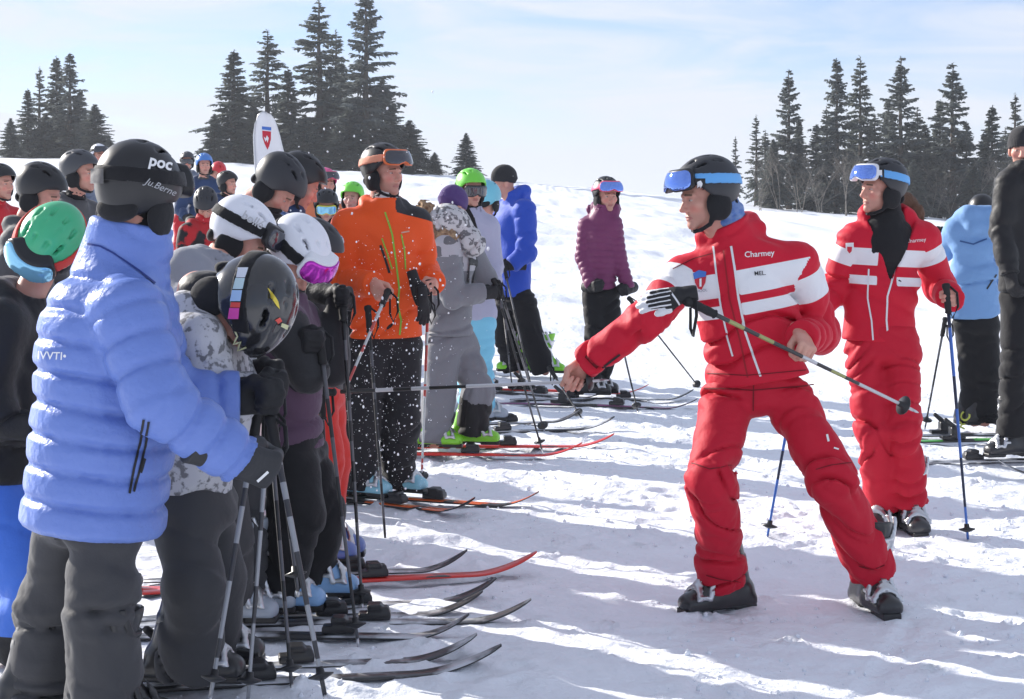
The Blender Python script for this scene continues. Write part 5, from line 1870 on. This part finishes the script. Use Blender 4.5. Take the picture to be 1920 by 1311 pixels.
# ------------------------------------------------------------------ pupil with the plain white helmet and purple goggles
J = JP(6.05, hem=(548, 840, .0), neck=(535, 570, .0), sr=(528, 610, -.14), er=(580, 700, -.16), gr=(590, 640, -.20), axr=(0.05, -.1, 1),
       sl=(560, 600, .16), el=(622, 690, .16), gl=(643, 560, .10), axl=(.02, -.1, 1),
       hr=(545, 850, -.07), kr=(556, 965, -.14), ar=(520, 1108, -.12), hl=(565, 850, .10), kl=(596, 960, .06), al=(586, 1085, .08),
       head=(553, 486, 0), hdir=(.55, -.40, -.85), hup=(.3, -.2, .9), hs=.93, hsc=.95)
L_ = person('white', 'pupil in maroon jacket with plain white helmet and purple goggles, looking down', J,
            dict(h=.011, hemr=.150, waistr=.148, chestr=.152, dt=.72, ua=.070, el=.064, wr=.054, th=.10, kn=.094, cu=.09, tfold=.014, collar=.05, collar_r=.07, deco=lambda u, w, v, L, at, aside, isarm: dict(m1=np.where(isarm > .0, .02, -.02)), seed=37),
            MAROON, BLACKC, helm(H_WHITE, 'up', STRAP_BLACK, FR_WHITE, LENS_PURPLE), gloves={'r': GL_BLACK, 'l': GL_BLACK},
            boots={'r': ((1, -.1), B_LIGHTBLUE), 'l': ((1, -.05), B_LIGHTBLUE)}, boot_lift=.045)
pole('black ski pole in the raised black glove in front of the orange jacket', P(640, 540, 6.15), G(680, 1148), PS_DARK, over=.02)
pole('black ski pole running down past the red trousers, middle of three', P(598, 620, 5.88), G(672, 1214), PS_DARK, over=.02)

# ------------------------------------------------------------------ pupil in red trousers who is being pulled
J = JP(6.75, hem=(590, 740, .0), neck=(580, 540, .0), sr=(570, 570, -.12), er=(560, 670, -.2), gr=(584, 737, -.20), axr=(-1, .0, 0.03),
       sl=(595, 560, .12), el=(610, 640, .16), gl=(625, 690, .0), axl=(0, 0, 1),
       hr=(588, 750, -.06), kr=(602, 860, -.10), ar=(590, 1010, -.02), hl=(602, 750, .08), kl=(618, 860, .04), al=(606, 1000, .10),
       head=(590, 478, 0), hdir=(.8, -.35, -.40), hs=.86, hsc=.9)
R_ = person('redtrousers', 'pupil in black jacket and red trousers gripping the level silver pole', J,
            dict(h=.012, hemr=.150, waistr=.145, chestr=.145, dt=.72, ua=.065, el=.06, wr=.052, th=.092, kn=.085, cu=.085, tfold=.014, deco=None, seed=41),
            BLACKJ, REDT, helm(H_CHAR, None), gloves={'r': GL_GREYW, 'l': GL_BLACK},
            boots={'r': ((1, -.05), B_BLUE), 'l': ((1, 0), B_BLUE)}, boot_lift=.045)
pole('black ski pole in front of the red trousers, leftmost of three', P(602, 728, 6.55), G(622, 1120), PS_DARK, over=.02)

# ------------------------------------------------------------------ skier in grey with the fur hood
J = JP(10.1, hem=(842, 628, 0), neck=(846, 432, .0), sr=(835, 462, -.16), er=(848, 556, -.22), gr=(924, 548, -.10), axr=(-.1, 0, 1),
       sl=(868, 448, .16), el=(905, 520, .22), gl=(932, 548, .12), axl=(-.1, 0, 1),
       hr=(832, 645, -.06), kr=(822, 742, -.06), ar=(814, 830, -.06), hl=(862, 645, .08), kl=(896, 735, .02), al=(884, 812, .06),
       head=(848, 388, .04), hdir=(.62, .62, -.48), hs=.88, hsc=.9)
def deco_camo(u, w, v, L, at, aside, isarm):
    p = np.stack([u * 16, w * 16, v * 16], 1)
    n = noise3(p, 9)
    top = np.minimum(v - .62 * L, .02)
    m1 = np.where((isarm > 0) & (at > .25), -.02, top)
    return dict(m1=m1, m2=np.minimum(m1, (n - .25) * .05))
Q_ = person('fur', 'skier in grey suit with fur trimmed white hood and lime boots', J,
            dict(h=.012, hemr=.172, waistr=.170, chestr=.180, dt=.78, ua=.088, el=.076, wr=.062, th=.105, kn=.098, cu=.098, tfold=.015, fold=.013, collar=.04, collar_r=.085, hood=.06, deco=deco_camo,
                 tdeco=lambda V, J: dict(m1=np.where(np.linalg.norm(V - J['al'] - np.array([0, 0, .10]), axis=1) < .16, np.minimum(.105 + .02 - np.abs(V[:, 2] - J['al'][2] - .10), .02), -.02)), seed=45),
            GREYC, GREYT, dict(kind='cap', shell=cloth('purple_knit', (.085, .05, .17), .9)), gloves={'r': GL_BLACK, 'l': GL_BLACK},
            boots={'r': ((.97, -.12), B_GREEN), 'l': ((.98, -.1), B_GREEN)}, boot_lift=.045)
CAMO = mat('camo_hood_cloth', (.52, .52, .53), .8, var=(30, (.15, .15, .16), 1, .52, .57), bump=CLOTH_B)
J = Q_['J']
f = Field(P(770, 480, 9.8), P(900, 350, 10.4) + .05, .011)
add_ell(f, P(836, 415, 10.02), (.135, .15, .105), 0, disp=limb_folds(P(790, 440, 10), P(880, 390, 10), .014, 14, 3))
add_cone(f, P(850, 420, 10.02), P(884, 455, 9.98), .10, .085, .05, disp=limb_folds(P(850, 410, 10), P(890, 460, 10), .012, 14, 6))
Vf, Qf = f.mesh()
obj('hood', mesh_from('hood', Vf - np.array(Q_['root'].location), Qf, CAMO), Q_['root'])
FUR = mat('tan_fur', (.48, .33, .20), .95, var=(40, (.14, .09, .06), .8), bump=[(120, 1.0, .02)])
f = Field(P(780, 470, 9.9), P(870, 370, 10.5) + .1, .009)
rg = [P(795, 395, 9.98), P(790, 418, 9.92), P(802, 438, 9.86), P(822, 446, 9.84), P(842, 442, 9.86)]
for a, b in zip(rg[:-1], rg[1:]):
    add_cone(f, a, b, .046, .046, .02, disp=lambda p: .026 * noise3(p * 60, 3) - .008)
Vf, Qf = f.mesh()
obj('fur_trim', mesh_from('fur_trim', Vf - np.array(Q_['root'].location), Qf, FUR), Q_['root'])
strip('backpack_strap', Q_['jacket'], [(865, 385), (882, 415), (890, 450), (885, 490), (882, 530)], 15, ZIPD, off=.012)
strip('arm_zip', Q_['jacket'], [(810, 475), (815, 500), (830, 530)], 5, ZIPD)
pole('dark ski pole beside the grey suit\'s knee, left of a pair', P(926, 525, 10.0), G(1018, 850), PS_DARK, over=.02)
pole('dark ski pole reaching toward the lime boots\' ski tips, right of a pair', P(934, 530, 10.2), G(1022, 812), PS_DARK, over=.02)
pole('pale pole with red lettering standing behind the orange jacket', P(800, 560, 9.9), G(800, 842), PS_RED, over=.02, radius=.012)

# ------------------------------------------------------------------ man in royal blue
J = JP(14.3, hem=(962, 556, 0), neck=(962, 366, 0), sr=(940, 395, .22), er=(930, 460, .24), gr=(925, 490, .05), axr=(0, 0, 1),
       sl=(984, 395, -.16), el=(988, 475, -.20), gl=(940, 498, -.25), axl=(0, -.1, 1),
       hr=(948, 568, .08), kr=(952, 640, .06), ar=(968, 694, .06), hl=(980, 565, -.06), kl=(1000, 640, -.08), al=(1022, 696, -.06),
       head=(944, 342, -.02), hdir=(-.90, -.25, -.15), hs=1.0)
person('royal', 'tall man in royal blue jacket and dark cap, turned left', J,
       dict(h=.014, hemr=.185, waistr=.180, chestr=.19, dt=.75, ua=.098, el=.085, wr=.066, th=.115, kn=.105, cu=.11, tfold=.015, hood=.05, seed=51),
       ROYAL, BLACKC, dict(kind='cap', shell=CAPM), gloves={'r': GL_BLACK, 'l': GL_BLACK}, boots={'r': ((-.8, -.2), B_GREEN), 'l': ((.9, -.2), B_GREEN)}, boot_lift=.04)
pole('dark ski pole by the legs of the man in royal blue', P(932, 486, 14.0), G(962, 740), PS_DARK, over=.02)
pole('dark ski pole leaning right across the legs of the man in royal blue', P(945, 500, 13.9), G(1000, 742), PS_DARK, over=.02)
# lime helmet behind the grey suit, and the aqua hood
J = JP(11.4, hem=(892, 600, 0), neck=(888, 400, 0), sr=(862, 425, -.06), er=(862, 500, -.1), gr=(890, 535, -.25), axr=(0, 0, 1),
       sl=(916, 425, .02), el=(925, 500, 0), gl=(915, 535, -.22), axl=(0, 0, 1),
       hr=(880, 610, 0), kr=(882, 700, -.05), ar=(882, 790, 0), hl=(902, 610, .02), kl=(903, 700, -.04), al=(906, 790, .02),
       head=(884, 356, 0), hdir=(.40, -.9, -.08), hs=.88)
person('lime', 'skier in lavender jacket with lime helmet and dark goggles', J, dict(h=.014, hemr=.15, waistr=.145, chestr=.155, seed=55), LAVENDER, LBLUE,
       helm(H_LIME, 'eyes', STRAP_BLACK, FR_BLACK, LENS_DARK), gloves={'r': GL_BLACK, 'l': GL_BLACK}, boots={'r': ((1, -.2), B_GREY), 'l': ((1, -.2), B_GREY)}, boot_lift=.04)

def crowd(key, label, px, py, s, yaw, jm, tm, helmet, hdir=None, hup=(0, 0, 1), arms='poles', seed=0, hs=None, gl=GL_BLACK, bt=B_BLACK, puff_=None, wide=1.0, group='skiers crowded together at the left', hmin=1.15, hmax=1.95, lean=.08, deco=None, h=.016, gloves=True):
    d = F / s
    z = H - (py - HY) / s
    x = (px - CX) / F * d
    z0 = gz(x, d)
    ht = (z - z0) / .925
    ht = min(max(ht, hmin), hmax)
    fwx, fwy = math.cos(yaw), math.sin(yaw)
    hh_ = .035 + lean * .425 * ht * .9
    x -= fwx * hh_; d -= fwy * hh_
    J = standing(x, d, yaw, ht, hdir=hdir, hup=hup, arms=arms, seed=seed, lean=lean, z0=z0 if True else None)
    J['head'] = J['head'] + np.array([0, 0, z - J['head'][2]]) * .8
    q = ht / 1.72
    J['hs'] = hs or (.80 + .12 * min(q, 1.05)); J['hsc'] = max(.8, min(1.0, q))
    S = dict(h=h, seed=seed + 100, deco=deco)
    for k in ('hemr', 'waistr', 'chestr', 'shr', 'ua', 'el', 'wr', 'th', 'kn', 'cu', 'collar_r'):
        S[k] = BODY_S[k] * q * wide
    if puff_: S['puff'] = puff_
    S['hood'] = .04 * q
    fx = lambda o: ((fwx, fwy), bt)
    pr = person(key, label, J, S, jm, tm, helmet, gloves={'r': gl, 'l': gl} if gloves else None, boots={'r': fx(0), 'l': fx(0)}, group=group, boot_lift=.03)
    neck_ring(pr, [BLACKC, NAVY, DKGREY, BLACKC, REDJ][seed % 5], .062 * J['hs'] / .9, -.01, .055)
    return pr

crowd('aqua', 'skier in aqua helmet turned away, between the lime helmet and the man in royal blue', 914, 376, 250, math.radians(0), cloth('white_cloth', (.62, .64, .68), .75), DKGREY, helm(H_AQUA, None), hdir=(.35, .9, -.2), lean=.30, wide=.85, arms='down', seed=1, group=None)
# purple jacket
J = JP(12.8, hem=(1122, 542, 0), neck=(1130, 398, 0), sr=(1099, 422, .04), er=(1093, 482, .02), gr=(1124, 536, -.18), axr=(-.2, 0, 1),
       sl=(1152, 420, -.04), el=(1160, 482, -.02), gl=(1166, 545, -.10), axl=(-.2, 0, 1),
       hr=(1112, 552, 0), kr=(1118, 640, -.04), ar=(1104, 720, 0), hl=(1142, 552, 0), kl=(1146, 640, .02), al=(1118, 720, .10),
       head=(1138, 368, 0), hdir=(.30, -.95, -.04), hs=.92)
T_ = person('purple', 'girl in purple quilted jacket with blue goggles, standing alone on the slope', J,
            dict(h=.0095, hemr=.132, waistr=.122, chestr=.120, dt=.78, shr=.062, ua=.062, el=.056, wr=.050, th=.085, kn=.078, cu=.082, puff=(.011, .05), hood=.045, collar=.06, collar_r=.075, seed=61),
            PURPLE, BLACKC, helm(H_BLACK, 'up', FR_PINK, FR_PINK, LENS_BLUE), gloves={'r': GL_BLACK, 'l': GL_BLACK}, boots={'r': ((1, -.12), B_BLACK), 'l': ((1, -.1), B_BLACK)}, boot_lift=.045)
pole('dark ski pole below the reaching red arm, right of the purple jacket girl', P(1160, 620, 12.6), G(1197, 776), PS_DARK, over=.02)
pole('dark ski pole slanting right behind the red instructor\'s elbow', P(1180, 560, 12.5), G(1312, 728), PS_DARK, over=.02)
pole('dark ski pole tip below the red instructor\'s reaching hand', P(1030, 690, 12.2), G(1092, 786), PS_DARK, over=.02)

# ------------------------------------------------------------------ right edge
J = JP(11.1, hem=(1826, 598, 0), neck=(1828, 412, .0), sr=(1866, 430, .02), er=(1880, 500, .14), wr=(1870, 560, .26),
       sl=(1790, 430, .0), el=(1774, 470, .16), wl=(1772, 450, .36), hr=(1846, 612, 0), kr=(1852, 700, -.02), ar=(1846, 790, 0), hl=(1816, 612, 0), kl=(1822, 700, .02), al=(1826, 790, .06),
       head=(1841, 404, .06), hdir=(.35, .80, -.50), hs=.80)
W_ = person('sky', 'person in sky blue jacket and black trousers, seen from behind', J,
            dict(h=.011, hemr=.172, waistr=.158, chestr=.155, dt=.66, ua=.070, el=.062, wr=.056, th=.090, kn=.084, cu=.088, fold=.018, hood=.055, tfold=.015, seed=67),
            SKYJ, BLACKC, helm(H_BLACK, None), gloves={'r': GL_BLACK, 'l': GL_BLACK}, gmode='loose', boots={'r': ((.95, .1), B_BLACK), 'l': ((.95, .05), B_BLACK)}, boot_lift=.045)
lettering('RC', W_['boots'][0], (1808, 806), 24, (.45, -1), mat('yellow_print', (.55, .6, .12), .5), off=.004, bold=.02)
lettering('HEAD', W_['boots'][0], (1833, 805), 13, (1, .0), WHITE_PRINT, off=.004, bold=.04)
strip('pocket_zip', W_['jacket'], [(1868, 515), (1858, 530), (1850, 542)], 3, ZIPD)
strip('hood_seam', W_['jacket'], [(1800, 452), (1825, 458), (1850, 448)], 3, mat('dark_sky_seam', (.04, .10, .26), .7))
pole('dark ski pole planted left of the sky blue jacket', P(1772, 600, 10.9), G(1734, 806), PS_DARK, over=.03)
J = JP(9.7, hem=(1920, 548, 0), neck=(1920, 322, 0), sr=(1952, 348, .05), er=(1970, 450, .08), wr=(1966, 530, -.06),
       sl=(1892, 345, -.05), el=(1878, 438, -.08), wl=(1894, 515, -.16), hr=(1935, 560, .04), kr=(1940, 690, .0), ar=(1945, 815, .06), hl=(1908, 560, -.04), kl=(1904, 690, -.10), al=(1898, 815, -.04),
       head=(1917, 280, 0), hdir=(-.3, -.9, -.1), hs=.90)
X_ = person('blackedge', 'person in black jacket cut by the right edge, in front of the sky blue jacket', J,
            dict(h=.012, hemr=.160, waistr=.150, chestr=.158, dt=.72, ua=.082, el=.072, wr=.058, th=.092, kn=.084, cu=.086, fold=.008, tfold=.016, hood=.035, seed=71),
            BLACKJ, BLACKC, dict(kind='cap', shell=CAPM), gloves={'r': GL_BLACK, 'l': GL_BLACK}, gmode='loose', boots={'r': ((-.9, -.2), B_BLACK), 'l': ((-.9, -.25), B_BLACK)}, boot_lift=.045)

# ------------------------------------------------------------------ left edge and the crowd
J = JP(5.45, hem=(-5, 930, 0), neck=(40, 575, 0), sr=(-5, 610, -.16), er=(-25, 760, -.18), gr=(60, 800, -.2), axr=(0, 0, 1),
       sl=(60, 600, .16), el=(75, 740, .18), gl=(100, 800, .1), axl=(0, 0, 1),
       hr=(-2, 950, -.06), kr=(70, 1115, -.10), ar=(15, 1215, -.02), hl=(30, 950, .08), kl=(75, 1090, .08), al=(30, 1200, .1),
       head=(88, 462, 0), hdir=(-.50, -.45, -.74), hup=(.55, -.1, .8), hs=.90, hsc=.95)
B_ = person('green', 'child with red strapped green helmet and blue trousers', J,
            dict(h=.011, hemr=.175, waistr=.17, chestr=.175, dt=.72, ua=.085, el=.078, wr=.06, th=.105, kn=.10, cu=.10, fold=.016, tfold=.014, hood=.05,
                 tdeco=lambda V, J: dict(m1=np.minimum(np.maximum(J['kr'][2] - .12 - V[:, 2], -.02), .02)), seed=75),
            BLACKJ, BLUET, helm(H_GREEN, 'up', STRAP_RED, FR_BLACK, LENS_AQUA), gloves={'r': GL_BLACK, 'l': GL_BLACK}, boots={'r': ((.9, -.2), B_BLACK), 'l': ((.9, -.1), B_BLACK)}, boot_lift=.04)

R0 = math.radians
crowd('c1', 'skier in black helmet looking right, behind the green helmet', 78, 365, 395, R0(-10), DKGREY, CHARCOAL, helm(H_BLACK, None), hdir=(.9, -.25, -.35), seed=2, bt=B_YELLOW)
crowd('c2', 'skier in dark grey helmet behind the back of the big lettered black helmet', 152, 325, 300, R0(-20), DKGREY, BLACKC, helm(H_GREY, None), seed=3)
crowd('c3', 'small figure with dark helmet cut by the left edge', 2, 345, 260, R0(-30), REDJ, BLACKC, helm(H_BLACK, None), seed=4)
crowd('c4', 'far skier in white helmet peeking over the big lettered black helmet', 186, 292, 150, R0(-60), SLATE, BLACKC, helm(H_WHITE, 'up', STRAP_BLACK), seed=5)
crowd('c5', 'far skier in grey helmet, leftmost of the three between the lettered helmet and the flag', 351, 303, 128, R0(-80), SLATE, REDJ, helm(H_GREY, 'eyes'), seed=6)
crowd('c6', 'far skier in blue helmet, middle of the three between the lettered helmet and the flag', 383, 310, 155, R0(-70), NAVY, BLACKC, helm(H_BLUE, None), seed=7)
crowd('c7', 'far skier in red helmet and navy jacket, rightmost of the three left of the flag', 406, 324, 140, R0(-40), NAVY, BLACKC, helm(H_RED, None), hdir=(.3, -.6, -.6), hup=(.6, 0, .8), seed=8, wide=1.25)
crowd('c8', 'skier in dark helmet and red jacket, head bent, left of the white black helmet', 386, 385, 225, R0(-40), cloth('red_black_cloth', (.45, .02, .025), .7, var=(6, (.015, .015, .018), 1, .48, .52)), BLACKC, helm(H_CHAR, None), hdir=(.1, -.6, -.7), hup=(0, -.4, .9), seed=9)
crowd('c9', 'skier with large black helmet bowed to the right, in front of the white flag', 520, 352, 420, R0(-5), BLACKJ, BLACKC, helm(H_CHAR, None), hdir=(.60, -.15, -.75), hup=(.8, -.2, .55), seed=10)
crowd('c10', 'skier in black helmet hidden behind the bowed one by the flag', 563, 345, 385, R0(-10), cloth('white_blue_check_cloth', (.5, .55, .66), .7, var=(14, (.05, .12, .3), 1, .48, .52)), BLACKC, helm(H_BLACK, None), hdir=(.8, .2, -.5), seed=11)
crowd('c11', 'child in pink helmet between the black helmets and the man in orange', 611, 345, 205, R0(-60), cloth('orange_child_cloth', (.65, .2, .1), .7), BLACKC, helm(H_PINK, 'up', FR_PINK, FR_PINK, LENS_DARK), seed=12)
crowd('c12', 'child in black cap with yellow goggles and blue jacket left of the orange jacket', 612, 388, 225, R0(-70), ROYAL, BLACKC, helm(H_BLACK, 'eyes', STRAP_BLACK, FR_YELLOW, LENS_AQUA), hdir=(.1, -.95, -.25), seed=13)
crowd('c13', 'child in lime helmet peeking from behind the orange shoulder', 660, 372, 215, R0(-100), BLACKJ, BLACKC, helm(H_LIME, None), seed=14)
crowd('c14', 'skier in red jacket far behind the grey hood, mostly hidden', 428, 345, 170, R0(-30), NAVY, BLACKC, helm(H_BLACK, None), seed=15)

# ------------------------------------------------------------------ skis
SK = [
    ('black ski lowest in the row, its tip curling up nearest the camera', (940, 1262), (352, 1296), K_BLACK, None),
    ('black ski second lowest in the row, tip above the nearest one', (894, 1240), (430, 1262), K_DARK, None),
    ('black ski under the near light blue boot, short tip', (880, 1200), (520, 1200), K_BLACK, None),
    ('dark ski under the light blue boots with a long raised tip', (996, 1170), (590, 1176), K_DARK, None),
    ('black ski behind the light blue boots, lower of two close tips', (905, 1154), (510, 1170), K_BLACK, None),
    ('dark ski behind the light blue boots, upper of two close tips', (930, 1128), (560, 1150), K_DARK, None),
    ('red ski with a long black tip in front of the blue boot', (1006, 1076), (600, 1098), K_RED, K_SIDE_RED),
    ('dark ski with a snow covered tip behind the red one', (876, 1072), (560, 1084), K_DARK, None),
    ('orange ski of the man in orange, nearer of the two with a blunt black tip', (890, 968), (676, 946), K_ORANGE, None),
    ('orange ski of the man in orange, farther of the two with a raised black tip', (1010, 956), (742, 940), K_ORANGE, None),
    ('red ski under the lime boots, nearer one', (1092, 858), (816, 856), K_RED, K_SIDE_RED),
    ('red ski under the lime boots, farther one', (1152, 840), (888, 842), K_RED, K_SIDE_RED),
    ('black ski pointing right behind the lime boots, with a high tip', (1152, 806), (884, 816), K_BLACK, None),
    ('slim dark ski with a snowy tip above the high one', (1088, 792), (900, 800), K_DARK, None),
    ('red edged ski under the lime boots of the man in royal blue', (1216, 742), (1024, 736), K_RED, K_SIDE_RED),
    ('dark ski under the left boot of the man in royal blue', (1140, 752), (968, 740), K_DARK, None),
    ('purple ski of the girl in the purple jacket, nearer one', (1308, 770), (1104, 764), K_PURPLE, None),
    ('black ski of the girl in the purple jacket, farther one', (1300, 752), (1118, 752), K_BLACK, None),
    ('green ski under the boots of the sky blue jacket', (2075, 826), (1846, 830), K_GREEN, None),
    ('black ski beside the green one at the right edge', (2080, 818), (1826, 820), K_BLACK, None),
    ('long grey ski in front of the green one, cut by the right edge', (1640, 872), (1890, 868), K_DARK, K_SIDE_WHITE),
    ('grey ski tip at the right edge below the long grey ski', (1872, 892), (2090, 900), K_BLACK, K_SIDE_WHITE),
    ('red and black ski with yellow boot behind the left edge', (175, 1102), (60, 1100), K_RED, K_SIDE_RED),
    ('red ski seen between the legs at the left', (420, 1108), (200, 1112), K_RED, K_SIDE_RED),
]
for lb, tp, bp_, m, sd in SK:
    s_ = (bp_[1] - HY) / H
    ski(lb, tp, bp_, m, L=1.62, side=sd, rise=.075)

# ------------------------------------------------------------------ the thin winter air
xs_, ys_, zs_ = (float(gx[0]) - 5, float(gx[-1]) + 5), (float(gy[0]) - 5, float(gy[-1]) + 5), (float(GZ.min()) - 1.0, 27.0)
V = [(x, y, z) for x in xs_ for y in ys_ for z in zs_]
Q = [(0, 1, 3, 2), (4, 6, 7, 5), (0, 4, 5, 1), (2, 3, 7, 6), (0, 2, 6, 4), (1, 5, 7, 3)]
HZ = bpy.data.materials.new('haze')
HZ.use_nodes = True
hn = HZ.node_tree.nodes
for n in list(hn):
    if n.type != 'OUTPUT_MATERIAL':
        hn.remove(n)
pv = hn.new('ShaderNodeVolumePrincipled')
pv.inputs['Color'].default_value = (.86, .91, 1.0, 1)
pv.inputs['Density'].default_value = 0.0005
pv.inputs['Anisotropy'].default_value = 0.2
HZ.node_tree.links.new(pv.outputs['Volume'], hn['Material Output'].inputs['Volume'])
tag(obj('haze', mesh_from('haze', np.array(V), Q, HZ, smooth=False)), kind='stuff')
